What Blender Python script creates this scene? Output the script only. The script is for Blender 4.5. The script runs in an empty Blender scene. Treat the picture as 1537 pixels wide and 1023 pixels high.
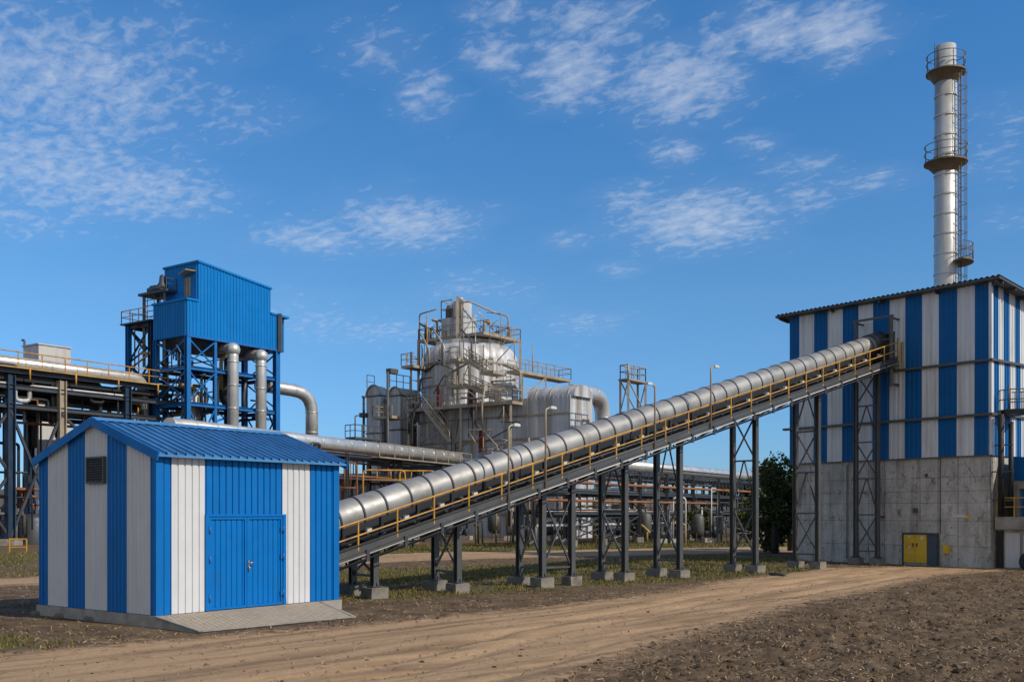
import bpy, math, random
import numpy as np
from mathutils import Vector, Matrix
R = random.Random(7)
SC = bpy.context.scene
COL = SC.collection
CX, HZ, F, H = 768.5, 770.0, 1550.0, 2.5      # principal column, horizon row, focal length (px) and eye height of the survey

def V(*a): return Vector(a)
def at(px, py, Y):                              # survey sight line at depth Y
    return Vector(((px-CX)/F*Y, Y, H+(HZ-py)/F*Y))

class Face:
    """a vertical plane through (X,Y) running along angle a; turns survey readings into metres on that plane"""
    def __init__(s, x, y, a): s.o = Vector((x, y)); s.d = Vector((math.cos(a), math.sin(a)))
    def sz(s, px, py):
        k = (px-CX)/F
        t = (k*s.o.y-s.o.x)/(s.d.x-k*s.d.y)
        return t, H+(HZ-py)/F*(s.o.y+s.d.y*t)
    def s(s, px): return s.sz(px, 0)[0]
    def p(s, t, z, off=0.0):
        n = Vector((s.d.y, -s.d.x))
        q = s.o+s.d*t+n*off
        return Vector((q.x, q.y, z))

# ------------------------------------------------------------------ materials
def new_mat(name):
    m = bpy.data.materials.new(name); m.use_nodes = True
    nt = m.node_tree; b = nt.nodes['Principled BSDF']
    return m, nt, b
def N(nt, t, **kw):
    n = nt.nodes.new(t)
    for k, v in kw.items():
        if k in n.inputs: n.inputs[k].default_value = v
        else: setattr(n, k, v)
    return n
def L(nt, a, b): nt.links.new(a, b)
def ramp(nt, src, p0, p1, c0=(0,0,0,1), c1=(1,1,1,1)):
    r = nt.nodes.new('ShaderNodeValToRGB'); r.color_ramp.elements[0].position = p0; r.color_ramp.elements[1].position = p1
    r.color_ramp.elements[0].color = c0; r.color_ramp.elements[1].color = c1
    L(nt, src, r.inputs[0]); return r.outputs[0]
def mix(nt, fac, a, b, bt='MIX'):
    m = nt.nodes.new('ShaderNodeMix'); m.data_type = 'RGBA'; m.blend_type = bt
    for s, v in ((0, fac), (6, a), (7, b)):
        if hasattr(v, 'is_linked') or hasattr(v, 'links'): L(nt, v, m.inputs[s])
        else: m.inputs[s].default_value = v if s == 0 else (*v, 1) if len(v) == 3 else v
    return m.outputs[2]
def noise(nt, vec, scale, detail=4, rough=.55, dist=0):
    n = N(nt, 'ShaderNodeTexNoise'); n.inputs['Scale'].default_value = scale; n.inputs['Detail'].default_value = detail
    n.inputs['Roughness'].default_value = rough; n.inputs['Distortion'].default_value = dist
    L(nt, vec, n.inputs['Vector']); return n.outputs['Fac']
def mapped(nt, scale=(1,1,1), loc=(0,0,0)):
    tc = N(nt, 'ShaderNodeTexCoord'); mp = N(nt, 'ShaderNodeMapping'); mp.inputs['Scale'].default_value = scale; mp.inputs['Location'].default_value = loc
    L(nt, tc.outputs['Object'], mp.inputs['Vector']); return mp.outputs[0]
def surf(name, col, rough=.5, metal=0.0, var=.12, vscale=3.0, dirt=None, dirt_amt=.35, streak=False, bump=.0, bscale=25.0, spec=.5, dscale=1.2, dlo=.5, dhi=.75, streak_k=(2.2, 2.2, .12)):
    m, nt, b = new_mat(name)
    v = mapped(nt)
    n1 = noise(nt, v, vscale, 5)
    c = mix(nt, ramp(nt, n1, .3, .7), tuple(x*(1-var) for x in col), tuple(min(1, x*(1+var)) for x in col))
    if dirt:
        vd = mapped(nt, streak_k if streak else (1,1,1), (3.1, 7.7, 1.3))
        n2 = noise(nt, vd, dscale if not streak else dscale*2, 6, .65)
        f = ramp(nt, n2, dlo, dhi, (0,0,0,1), (dirt_amt,)*3+(1,))
        c = mix(nt, f, c, dirt)
    L(nt, c, b.inputs['Base Color'])
    rr = ramp(nt, noise(nt, v, vscale*2.3, 3), .3, .7, (max(.02, rough-.1),)*3+(1,), (min(1, rough+.1),)*3+(1,))
    L(nt, rr, b.inputs['Roughness'])
    b.inputs['Metallic'].default_value = metal
    b.inputs['Specular IOR Level'].default_value = spec
    if bump:
        bp = N(nt, 'ShaderNodeBump'); bp.inputs['Strength'].default_value = bump; bp.inputs['Distance'].default_value = .02
        L(nt, noise(nt, v, bscale, 5), bp.inputs['Height']); L(nt, bp.outputs[0], b.inputs['Normal'])
    return m

DIRT = (.13, .10, .07)
M = {}
M['blue']    = surf('blue_painted_cladding', (.001, .142, .44), .45, 0, .06, 1.2, (.01,.06,.16), .30, True, spec=.25, dlo=.5, dhi=.85)
M['white']   = surf('white_painted_cladding', (.62, .62, .62), .5, 0, .04, 1.5, (.30,.28,.25), .40, True, dlo=.5, dhi=.85)
M['roofblue']= surf('blue_roof_sheet', (.070, .235, .47), .38, 0, .10, 1.6, (.02,.05,.12), .35, False, spec=.6, dscale=2.2)
M['hallblue']= surf('hall_blue_cladding', (.001, .108, .32), .48, 0, .07, .7, (.02,.06,.12), .45, True, spec=.22, dscale=.9, dlo=.5, dhi=.8)
M['hallwhite']=surf('hall_white_cladding', (.68, .685, .69), .5, 0, .05, .8, (.24,.20,.155), .62, True, dscale=.9, dlo=.46, dhi=.78)
M['towerblue']=surf('tower_blue_cladding', (.001, .190, .54), .45, 0, .06, .5, (.005,.08,.22), .30, True, spec=.25, dscale=.5)
M['steelblue']=surf('blue_painted_steel', (.004, .140, .42), .45, 0, .12, 1.0, (.02,.04,.06), .5, True, dscale=.7)
M['darkblue']= surf('dark_blue_steel', (.012, .035, .075), .5, 0, .2, .6, (.05,.035,.02), .5)
M['dark']    = surf('dark_grey_steel', (.055, .06, .068), .5, .2, .2, 1.0, (.09,.05,.03), .45)
M['black']   = surf('black_rubber', (.012, .012, .013), .6, 0, .2, 2.0)
M['steel']   = surf('grey_painted_steel', (.100, .099, .095), .40, .30, .15, 1.2, (.12,.07,.04), .40, dlo=.58)
M['galv']    = surf('weathered_galvanised_sheet', (.345, .332, .31), .50, .42, .16, 1.2, (.15,.12,.09), .6, dscale=1.6, bump=.05, bscale=6)
M['chimney'] = surf('pale_chimney_sheet', (.56, .55, .53), .42, .40, .10, .8, (.24,.19,.14), .5, True, dscale=.5, dlo=.5, bump=.08, bscale=3)
M['duct']    = surf('aluminium_pipe_lagging', (.60, .585, .55), .38, .55, .10, .5, (.22,.16,.10), .45, dscale=.5, dlo=.55, bump=.2, bscale=1.6)
M['alu']     = surf('weathered_aluminium_cladding', (.60, .60, .60), .55, .22, .18, .30, (.20,.14,.085), .85, True, dscale=.22, dlo=.43, dhi=.70)
M['yellow']  = surf('yellow_handrail_paint', (.58, .29, .03), .5, 0, .2, 3.0, (.20,.09,.03), .75, dscale=2.2, dlo=.45, dhi=.7)
M['ochre']   = surf('weathered_yellow_steel', (.46, .30, .10), .55, 0, .25, 1.0, (.16,.09,.04), .65, dscale=.8, dlo=.45)
M['rail']    = surf('weathered_beige_railing', (.40, .33, .24), .55, .1, .2, .8, (.17,.10,.05), .65, dscale=.6, dlo=.45)
M['brown']   = surf('brown_weathered_steel', (.17, .125, .075), .6, .1, .25, 1.2, (.07,.045,.03), .5)
M['rust']    = surf('rusty_orange_pipe', (.30, .11, .035), .7, 0, .3, .8, (.10,.04,.02), .6)
M['concrete']= surf('pale_concrete', (.33, .295, .25), .9, 0, .22, 2.5, (.13,.10,.07), .75, bump=.3, bscale=30)
M['red']     = surf('dull_red_paint', (.20, .018, .012), .5, 0, .2, 1.0)
M['doorblue']= surf('blue_door_paint', (.001, .148, .46), .42, 0, .05, 1.5, (.01,.07,.16), .25, spec=.25, dlo=.55)
M['chrome']  = surf('worn_handle_metal', (.45, .42, .38), .35, .8)
M['dooryellow']=surf('yellow_door_paint', (.72, .43, .02), .5, 0, .12, 1.0, (.20,.11,.03), .55, dlo=.55, dscale=1.6)
M['slate']   = surf('slate_grey_panel', (.065, .075, .09), .5, 0, .15, 1.0, (.04,.03,.02), .5)
M['lamp']    = surf('pale_lamp_housing', (.62, .60, .55), .4)
M['vent']    = surf('brown_grey_louvre', (.10, .095, .085), .55, .2, .2, 4.0)
M['bark']    = surf('tree_bark', (.045, .035, .026), .9, 0, .3, 4.0, bump=.5)
M['stone']   = surf('pale_stone', (.50, .42, .32), .9, 0, .3, 9.0)
M['pale']    = surf('pale_grey_cladding', (.56, .55, .53), .55, 0, .06, .4, (.25,.21,.17), .45, True, dscale=.3)
M['farwall'] = surf('far_shed_wall', (.15, .16, .17), .7, 0, .15, .2, (.12,.10,.08), .5)

def leaf_mat(name, c0, c1):
    m, nt, b = new_mat(name)
    g = N(nt, 'ShaderNodeNewGeometry')
    c = mix(nt, g.outputs['Random Per Island'], c0, c1)
    L(nt, c, b.inputs['Base Color']); b.inputs['Roughness'].default_value = .7; b.inputs['Specular IOR Level'].default_value = .12
    return m
M['leaf']  = leaf_mat('dark_green_leaves', (.022, .040, .012), (.085, .105, .028))
M['leaf2'] = leaf_mat('olive_green_leaves', (.030, .040, .012), (.100, .100, .030))
M['grass'] = leaf_mat('grass_blades', (.062, .060, .014), (.255, .210, .070))
M['straw'] = leaf_mat('dry_straw', (.13,.085,.045), (.42,.30,.17))
M['clod']  = leaf_mat('soil_clods', (.050,.033,.020), (.145,.098,.058))

def concrete_wall_mat():
    m, nt, b = new_mat('stained_concrete_panels')
    v = mapped(nt)
    base = mix(nt, ramp(nt, noise(nt, v, .8, 6, .65), .3, .7), (.39,.365,.32), (.66,.62,.55))
    fine = noise(nt, v, 7, 6, .7)
    base = mix(nt, ramp(nt, fine, .45, .8, (0,0,0,1), (.5,)*3+(1,)), base, (.21,.19,.16))
    vs = mapped(nt, (1.4, 1.4, .16), (2,5,1))
    base = mix(nt, ramp(nt, noise(nt, vs, 1.5, 6, .7), .46, .70, (0,0,0,1), (.7,)*3+(1,)), base, (.13,.095,.065))
    rs = ramp(nt, noise(nt, mapped(nt, (1,1,.7), (9,1,4)), 1.9, 5, .6), .60, .70, (0,0,0,1), (.7,)*3+(1,))
    base = mix(nt, rs, base, (.17,.085,.04))
    wp = N(nt, 'ShaderNodeTexVoronoi'); wp.feature = 'DISTANCE_TO_EDGE'; wp.inputs['Scale'].default_value = .75
    nv = N(nt, 'ShaderNodeTexNoise'); nv.inputs['Scale'].default_value = 1.3; nv.inputs['Detail'].default_value = 4; L(nt, v, nv.inputs['Vector'])
    add = N(nt, 'ShaderNodeVectorMath'); add.operation = 'ADD'; L(nt, v, add.inputs[0]); L(nt, nv.outputs['Color'], add.inputs[1])
    L(nt, add.outputs[0], wp.inputs['Vector'])
    cr = ramp(nt, wp.outputs['Distance'], .0, .018, (.75,)*3+(1,), (0,0,0,1))
    msk = ramp(nt, noise(nt, v, .55, 2), .42, .6)
    mm = N(nt, 'ShaderNodeMath'); mm.operation = 'MULTIPLY'; L(nt, cr, mm.inputs[0]); L(nt, msk, mm.inputs[1])
    base = mix(nt, mm.outputs[0], base, (.06,.05,.04))
    sp = N(nt, 'ShaderNodeTexVoronoi'); sp.inputs['Scale'].default_value = 2.6; L(nt, v, sp.inputs['Vector'])
    base = mix(nt, ramp(nt, sp.outputs['Distance'], .06, .13, (.8,)*3+(1,), (0,0,0,1)), base, (.07,.05,.035))
    L(nt, base, b.inputs['Base Color']); b.inputs['Roughness'].default_value = .9
    bp = N(nt, 'ShaderNodeBump'); bp.inputs['Strength'].default_value = .5; bp.inputs['Distance'].default_value = .03
    L(nt, fine, bp.inputs['Height']); L(nt, bp.outputs[0], b.inputs['Normal'])
    return m
M['panel'] = concrete_wall_mat()
M['footing'] = surf('dirty_footing_concrete', (.225, .195, .160), .95, 0, .25, 3.5, (.09,.07,.05), .8, bump=.5, bscale=22, dscale=2.2, dlo=.42, dhi=.7)

def paving_mat():
    m, nt, b = new_mat('worn_brick_paving')
    v = mapped(nt)
    mp = N(nt, 'ShaderNodeMapping'); mp.inputs['Rotation'].default_value = (0, 0, math.radians(52)); L(nt, v, mp.inputs['Vector'])
    br = N(nt, 'ShaderNodeTexBrick'); L(nt, mp.outputs[0], br.inputs['Vector'])
    br.inputs['Scale'].default_value = 1.9; br.inputs['Mortar Size'].default_value = .022; br.inputs['Bias'].default_value = -.1
    br.inputs['Color1'].default_value = (.42,.345,.25,1); br.inputs['Color2'].default_value = (.33,.265,.19,1); br.inputs['Mortar'].default_value = (.15,.11,.075,1)
    c = mix(nt, ramp(nt, noise(nt, v, 3, 6, .65), .36, .60, (0,0,0,1), (.85,)*3+(1,)), br.outputs['Color'], (.38,.295,.21))
    L(nt, c, b.inputs['Base Color']); b.inputs['Roughness'].default_value = .9
    bp = N(nt, 'ShaderNodeBump'); bp.inputs['Strength'].default_value = .4; bp.inputs['Distance'].default_value = .01
    L(nt, noise(nt, v, 25, 4), bp.inputs['Height']); L(nt, bp.outputs[0], b.inputs['Normal'])
    return m
M['paving'] = paving_mat()

def ground_mat():
    m, nt, b = new_mat('earth_sand_and_turf')
    v = mapped(nt)
    at_ = {}
    for k in ('sand', 'turf'):
        a = N(nt, 'ShaderNodeAttribute'); a.attribute_name = k; at_[k] = a.outputs['Fac']
    f1 = noise(nt, v, 9, 8, .7); f2 = noise(nt, v, 1.1, 5, .6); f3 = noise(nt, v, 38, 5, .7)
    soil = mix(nt, ramp(nt, f1, .3, .72), (.050,.032,.019), (.155,.098,.054))
    soil = mix(nt, ramp(nt, f2, .36, .62, (0,0,0,1), (.75,)*3+(1,)), soil, (.215,.145,.085))
    soil = mix(nt, ramp(nt, f3, .58, .68, (0,0,0,1), (.6,)*3+(1,)), soil, (.29,.21,.13))
    sand = mix(nt, ramp(nt, f1, .28, .75), (.40,.245,.128), (.58,.385,.225))
    rot = N(nt, 'ShaderNodeMapping'); rot.inputs['Rotation'].default_value = (0,0,-.87); L(nt, v, rot.inputs['Vector'])
    st = N(nt, 'ShaderNodeMapping'); st.inputs['Scale'].default_value = (.12, 1.5, 1); L(nt, rot.outputs[0], st.inputs['Vector'])
    sand = mix(nt, ramp(nt, noise(nt, st.outputs[0], 1.3, 6, .62), .44, .64, (0,0,0,1), (.85,)*3+(1,)), sand, (.225,.140,.078))
    sand = mix(nt, ramp(nt, f3, .60, .70, (0,0,0,1), (.5,)*3+(1,)), sand, (.66,.49,.29))
    turf = mix(nt, ramp(nt, f1, .3, .7), (.075,.064,.022), (.175,.140,.065))
    def edge(k):
        s = N(nt, 'ShaderNodeMath'); s.operation = 'ADD'; L(nt, at_[k], s.inputs[0])
        q = N(nt, 'ShaderNodeMath'); q.operation = 'MULTIPLY_ADD'; L(nt, noise(nt, v, 2.6, 7, .7), q.inputs[0]); q.inputs[1].default_value = 1.5; q.inputs[2].default_value = -.75
        L(nt, q.outputs[0], s.inputs[1]); return ramp(nt, s.outputs[0], .30, .66)
    c = mix(nt, edge('sand'), soil, sand)
    c = mix(nt, edge('turf'), c, turf)
    L(nt, c, b.inputs['Base Color']); b.inputs['Roughness'].default_value = .95; b.inputs['Specular IOR Level'].default_value = .15
    bp = N(nt, 'ShaderNodeBump'); bp.inputs['Strength'].default_value = .75; bp.inputs['Distance'].default_value = .035
    ad = N(nt, 'ShaderNodeMath'); ad.operation = 'ADD'; L(nt, f1, ad.inputs[0]); L(nt, f3, ad.inputs[1])
    L(nt, ad.outputs[0], bp.inputs['Height']); L(nt, bp.outputs[0], b.inputs['Normal'])
    return m
M['ground'] = ground_mat()

# ------------------------------------------------------------------ mesh builder
def frame_of(d):
    d = d.normalized(); up = Vector((0,0,1)) if abs(d.z) < .95 else Vector((1,0,0))
    a = d.cross(up).normalized(); b = a.cross(d).normalized()
    return a, b
class MB:
    def __init__(s): s.v = []; s.f = []; s.m = []; s.s = []
    def poly(s, pts, mi=0, smooth=False):
        i = len(s.v); s.v += [Vector(p) for p in pts]; s.f.append(tuple(range(i, i+len(pts)))); s.m.append(mi); s.s.append(smooth)
    def hexa(s, p, mi=0):                       # 8 corners: bottom 0-3, top 4-7
        i = len(s.v); s.v += [Vector(q) for q in p]
        for q in ((3,2,1,0),(4,5,6,7),(0,1,5,4),(1,2,6,5),(2,3,7,6),(3,0,4,7)):
            s.f.append(tuple(i+k for k in q)); s.m.append(mi); s.s.append(False)
    def box(s, c, sz, a=0.0, mi=0):             # centre, size, turn about z
        c = Vector(c); ux = Vector((math.cos(a), math.sin(a), 0)); uy = Vector((-math.sin(a), math.cos(a), 0)); uz = Vector((0,0,1))
        x, y, z = sz[0]/2, sz[1]/2, sz[2]/2
        s.hexa([c+ux*(x*i)+uy*(y*j)+uz*(z*k) for k in (-1,1) for i, j in ((-1,-1),(1,-1),(1,1),(-1,1))], mi)
    def beam(s, p0, p1, w, h, mi=0):            # rectangular bar
        p0, p1 = Vector(p0), Vector(p1); a, b = frame_of(p1-p0); a = a*(w/2); b = b*(h/2)
        s.hexa([p0-a-b, p0+a-b, p1+a-b, p1-a-b, p0-a+b, p0+a+b, p1+a+b, p1-a+b], mi)
    def ibeam(s, p0, p1, w, h, t=.03, mi=0, axis=None):   # H section: two flanges and a web
        p0, p1 = Vector(p0), Vector(p1); d = (p1-p0).normalized()
        if axis is None: a, b = frame_of(d)
        else:
            b = Vector(axis); b = (b-d*b.dot(d)).normalized(); a = d.cross(b)
        def bar(o, ww, hh):
            A = a*(ww/2); B = b*(hh/2); q0 = p0+o; q1 = p1+o
            s.hexa([q0-A-B, q0+A-B, q1+A-B, q1-A-B, q0-A+B, q0+A+B, q1+A+B, q1-A+B], mi)
        bar(b*(h/2-t/2), w, t); bar(b*(-h/2+t/2), w, t); bar(Vector((0,0,0)), t, h-2*t)
    def tube(s, pts, r, n=8, mi=0, cap=True, smooth=True):
        pts = [Vector(p) for p in pts]
        rs = r if isinstance(r, (list, tuple)) else [r]*len(pts)
        base = len(s.v); ref = None
        for k, p in enumerate(pts):
            d = (pts[min(k+1, len(pts)-1)]-pts[max(k-1, 0)]).normalized()
            if ref is None: a, b = frame_of(d)
            else:
                a = (ref-d*ref.dot(d))
                a = a.normalized() if a.length > 1e-6 else frame_of(d)[0]
                b = a.cross(d).normalized()
            ref = a
            for q in range(n):
                t = 2*math.pi*q/n; s.v.append(p+a*(math.cos(t)*rs[k])+b*(math.sin(t)*rs[k]))
        for k in range(len(pts)-1):
            for q in range(n):
                i = base+k*n+q; j = base+k*n+(q+1) % n
                s.f.append((i, j, j+n, i+n)); s.m.append(mi); s.s.append(smooth)
        if cap:
            s.f.append(tuple(base+q for q in range(n))[::-1]); s.m.append(mi); s.s.append(False)
            e = base+(len(pts)-1)*n; s.f.append(tuple(e+q for q in range(n))); s.m.append(mi); s.s.append(False)
    def run(s, pts, r, n=8, mi=0, bend=None, k=5):     # pipe with rounded elbows
        pts = [Vector(p) for p in pts]; bend = bend or r*2.2; out = [pts[0]]
        for i in range(1, len(pts)-1):
            a = pts[i-1]-pts[i]; b = pts[i+1]-pts[i]; t = min(bend, a.length*.45, b.length*.45)
            A = pts[i]+a.normalized()*t; B = pts[i]+b.normalized()*t
            for j in range(k+1):
                u = j/k; out.append(A*(1-u)**2+pts[i]*(2*u*(1-u))+B*u*u)
        out.append(pts[-1]); s.tube(out, r, n, mi)
    def lathe(s, prof, c, n=32, mi=0, smooth=True):    # prof: list of (radius, z)
        c = Vector(c); base = len(s.v)
        for r, z in prof:
            for q in range(n):
                t = 2*math.pi*q/n; s.v.append(c+Vector((math.cos(t)*r, math.sin(t)*r, z)))
        for k in range(len(prof)-1):
            for q in range(n):
                i = base+k*n+q; j = base+k*n+(q+1) % n
                s.f.append((i, j, j+n, i+n)); s.m.append(mi); s.s.append(smooth)
    def ball(s, c, r, mi=0, n=10):
        pr = [(max(.001, math.sin(math.pi*i/6)*r), -math.cos(math.pi*i/6)*r) for i in range(7)]
        s.lathe(pr, c, n, mi)
    def build(s, name, mats, parent=None, loc=None):
        if not isinstance(mats, (list, tuple)): mats = [mats]
        o0 = Vector(parent['_base']) if parent is not None and '_base' in parent else (Vector(loc) if loc is not None else Vector((0,0,0)))
        me = bpy.data.meshes.new(name)
        me.from_pydata([tuple(p-o0) for p in s.v], [], s.f)
        for m in mats: me.materials.append(m)
        me.polygons.foreach_set('material_index', s.m); me.polygons.foreach_set('use_smooth', s.s)
        me.update()
        o = bpy.data.objects.new(name, me); COL.objects.link(o)
        if parent is not None: o.parent = parent
        else: o.location = o0
        o['_base'] = tuple(o0)
        return o
def tag(o, label=None, cat=None, group=None, kind=None):
    if label: o['label'] = label
    if cat: o['category'] = cat
    if group: o['group'] = group
    if kind: o['kind'] = kind
    return o
def thing(name, loc, label, cat, group=None):
    o = bpy.data.objects.new(name, None); COL.objects.link(o); o.location = loc; o.empty_display_size = .3
    o['_base'] = tuple(loc)
    return tag(o, label, cat, group)

def corrug(mb, o, d, n, L_, z0f, z1f, matf, pitch, depth, prof=((0,0),(.55,0),(.65,1),(.9,1),(1,0))):
    """ribbed sheet: o origin, d direction, n outward normal; z0f/z1f give heights along it, matf the stripe colour"""
    xs = []
    k = 0
    while k*pitch < L_:
        for a, h in prof[:-1]:
            x = (k+a)*pitch
            if x < L_: xs.append((x, h*depth))
        k += 1
    xs.append((L_, 0))
    for (x0, h0), (x1, h1) in zip(xs, xs[1:]):
        p0 = o+d*x0+n*h0; p1 = o+d*x1+n*h1
        mb.poly([V(p0.x,p0.y,z0f(x0)), V(p1.x,p1.y,z0f(x1)), V(p1.x,p1.y,z1f(x1)), V(p0.x,p0.y,z1f(x0))], matf((x0+x1)/2))

def handrail(mb, pts, hgt=1.05, r=.028, step=1.5, mid=True, mi=0, posts=True, n=5):
    pts = [Vector(p) for p in pts]
    for a, b in zip(pts, pts[1:]):
        mb.tube([a+V(0,0,hgt), b+V(0,0,hgt)], r, n, mi, cap=False)
        if mid: mb.tube([a+V(0,0,hgt*.52), b+V(0,0,hgt*.52)], r*.8, n, mi, cap=False)
        k = max(1, round((b-a).length/step))
        for i in range(k+1):
            p = a.lerp(b, i/k); mb.tube([p, p+V(0,0,hgt)], r, n, mi, cap=False)

# ------------------------------------------------------------------ camera, light, sky
cam = bpy.data.cameras.new('camera'); co = bpy.data.objects.new('camera', cam); COL.objects.link(co); SC.camera = co
co.location = (0, 0, H); co.rotation_euler = (math.pi/2, 0, 0)
cam.sensor_width = 36; cam.lens = F/1537*36; cam.shift_y = (HZ-511.5)/1537; cam.clip_end = 20000; cam.clip_start = .1
SUN_AZ = math.atan2(-.50, .866); SUN_EL = math.radians(38)     # sun to the right, a little behind the camera
sd = Vector((math.cos(SUN_AZ)*math.cos(SUN_EL), math.sin(SUN_AZ)*math.cos(SUN_EL), math.sin(SUN_EL)))
sl = bpy.data.lights.new('sun', 'SUN'); sl.energy = 3.45; sl.angle = math.radians(.5); sl.color = (1, .93, .82)
so = bpy.data.objects.new('sun', sl); COL.objects.link(so); so.rotation_euler = sd.to_track_quat('Z', 'Y').to_euler()
W = bpy.data.worlds.new('World'); SC.world = W; W.use_nodes = True
nt = W.node_tree; bg = nt.nodes['Background']
sky = N(nt, 'ShaderNodeTexSky'); sky.sky_type = 'NISHITA'; sky.sun_disc = False
sky.sun_elevation = SUN_EL; sky.sun_rotation = math.pi/2-SUN_AZ
sky.air_density = 1.0; sky.dust_density = .3; sky.ozone_density = 3.0; sky.altitude = 300
bg.inputs[1].default_value = .105
SKY_LO = (.43,.70,1.16,1); SKY_MID = (.58,.96,1.22,1); SKY_HI = (.44,1.03,1.42,1)    # clear, deep blue air
def pdir(px, py): return Vector(((px-CX)/F, 1, (HZ-py)/F)).normalized()
tc = N(nt, 'ShaderNodeTexCoord')
sep = N(nt, 'ShaderNodeSeparateXYZ'); L(nt, tc.outputs['Generated'], sep.inputs[0])
zz = N(nt, 'ShaderNodeMath'); zz.operation = 'ADD'; zz.inputs[1].default_value = .12; L(nt, sep.outputs[2], zz.inputs[0])
dv = N(nt, 'ShaderNodeVectorMath'); dv.operation = 'DIVIDE'; L(nt, tc.outputs['Generated'], dv.inputs[0])
cb = N(nt, 'ShaderNodeCombineXYZ')
for i in range(3): L(nt, zz.outputs[0], cb.inputs[i])
L(nt, cb.outputs[0], dv.inputs[1])
CL = dv.outputs[0]                                # direction carried up to the cloud deck
def cloud_noise(scale, stretch, rot, detail, rough, loc):
    a = N(nt, 'ShaderNodeMapping'); a.inputs['Rotation'].default_value = (0,0,rot); a.inputs['Location'].default_value = loc
    L(nt, CL, a.inputs['Vector'])
    b = N(nt, 'ShaderNodeMapping'); b.inputs['Scale'].default_value = (stretch, 1, 0); L(nt, a.outputs[0], b.inputs['Vector'])
    return noise(nt, b.outputs[0], scale, detail, rough, .35)
puff = cloud_noise(31, .7, .75, 9, .62, (0,0,0))
broad = cloud_noise(5.5, .55, .6, 4, .55, (3.3,1.7,0))
# banks of high cloud: where they hang in the sky (direction, spread across, spread up, strength)
BANKS = [(110,120,200,110,.80),(60,250,190,70,.85),(200,280,150,50,.85),(30,330,90,40,.55),(250,60,120,60,.55),(340,170,110,50,.55),
 (640,140,60,45,.75),(745,85,60,35,.85),(860,110,80,55,1.0),(880,40,110,45,.75),(745,22,60,24,.7),(560,70,90,60,.55),
 (1020,125,110,60,1.05),(1080,85,60,45,.8),(1000,170,40,25,.7),(1160,48,62,38,1.05),(1250,48,75,45,1.05),(1120,20,70,30,.6),
 (610,335,110,40,1.0),(470,355,100,30,.85),(1050,330,120,48,1.05),(950,300,70,32,.7),(1200,300,60,32,.6),(1010,228,50,22,.75),(1130,215,40,20,.6),(1200,250,70,22,.55),
 (1300,275,70,25,.5),(850,360,40,16,.6),(930,405,45,18,.55),(880,485,90,25,.5),(560,495,190,30,.5),(720,430,110,32,.45),(1500,215,60,70,.45),(1510,330,50,30,.4),(450,480,120,40,.45)]
tot = None
for px, py, sx, sy, w in BANKS:
    d = pdir(px, py)
    rx = Vector((d.y, -d.x, 0)).normalized(); ry = d.cross(rx).normalized()
    if ry.z < 0: ry = -ry
    ax, ay = sx/F*.9, sy/F*.9
    terms = []
    for e, s_ in ((rx, ax), (ry, ay)):
        dp = N(nt, 'ShaderNodeVectorMath'); dp.operation = 'DOT_PRODUCT'; dp.inputs[1].default_value = e/s_; L(nt, tc.outputs['Generated'], dp.inputs[0])
        sb = N(nt, 'ShaderNodeMath'); sb.operation = 'SUBTRACT'; sb.inputs[1].default_value = d.dot(e)/s_; L(nt, dp.outputs['Value'], sb.inputs[0])
        sq = N(nt, 'ShaderNodeMath'); sq.operation = 'MULTIPLY'; L(nt, sb.outputs[0], sq.inputs[0]); L(nt, sb.outputs[0], sq.inputs[1]); terms.append(sq.outputs[0])
    ad = N(nt, 'ShaderNodeMath'); ad.operation = 'ADD'; L(nt, terms[0], ad.inputs[0]); L(nt, terms[1], ad.inputs[1])
    ex = N(nt, 'ShaderNodeMath'); ex.operation = 'POWER'; ex.inputs[0].default_value = .42; L(nt, ad.outputs[0], ex.inputs[1])
    sc = N(nt, 'ShaderNodeMath'); sc.operation = 'MULTIPLY'; sc.inputs[1].default_value = w; L(nt, ex.outputs[0], sc.inputs[0])
    if tot is None: tot = sc.outputs[0]
    else:
        mxn = N(nt, 'ShaderNodeMath'); mxn.operation = 'MAXIMUM'; L(nt, tot, mxn.inputs[0]); L(nt, sc.outputs[0], mxn.inputs[1]); tot = mxn.outputs[0]
front = N(nt, 'ShaderNodeMath'); front.operation = 'GREATER_THAN'; front.inputs[1].default_value = .0; L(nt, sep.outputs[1], front.inputs[0])
msk = N(nt, 'ShaderNodeMath'); msk.operation = 'MULTIPLY'; L(nt, tot, msk.inputs[0]); L(nt, front.outputs[0], msk.inputs[1])
pb = N(nt, 'ShaderNodeMath'); pb.operation = 'MULTIPLY_ADD'; L(nt, broad, pb.inputs[0]); pb.inputs[1].default_value = .35
pk = N(nt, 'ShaderNodeMath'); pk.operation = 'MULTIPLY'; pk.inputs[1].default_value = 1.6; L(nt, puff, pk.inputs[0]); L(nt, pk.outputs[0], pb.inputs[2])
dens = N(nt, 'ShaderNodeMath'); dens.operation = 'MULTIPLY_ADD'; L(nt, msk.outputs[0], dens.inputs[0]); dens.inputs[1].default_value = .75; L(nt, pb.outputs[0], dens.inputs[2])
hd_ = N(nt, 'ShaderNodeMath'); hd_.operation = 'MULTIPLY'; hd_.inputs[1].default_value = .4; L(nt, dens.outputs[0], hd_.inputs[0])
cl = ramp(nt, hd_.outputs[0], .515, .84)
cm = N(nt, 'ShaderNodeMath'); cm.operation = 'MULTIPLY'; cm.inputs[1].default_value = .60; L(nt, cl, cm.inputs[0])
tint = ramp(nt, sep.outputs[2], .0, .42, SKY_LO, SKY_HI)
el = tint.node.color_ramp.elements.new(.2); el.color = SKY_MID
skyt = mix(nt, 1.0, sky.outputs[0], tint, 'MULTIPLY')
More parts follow.
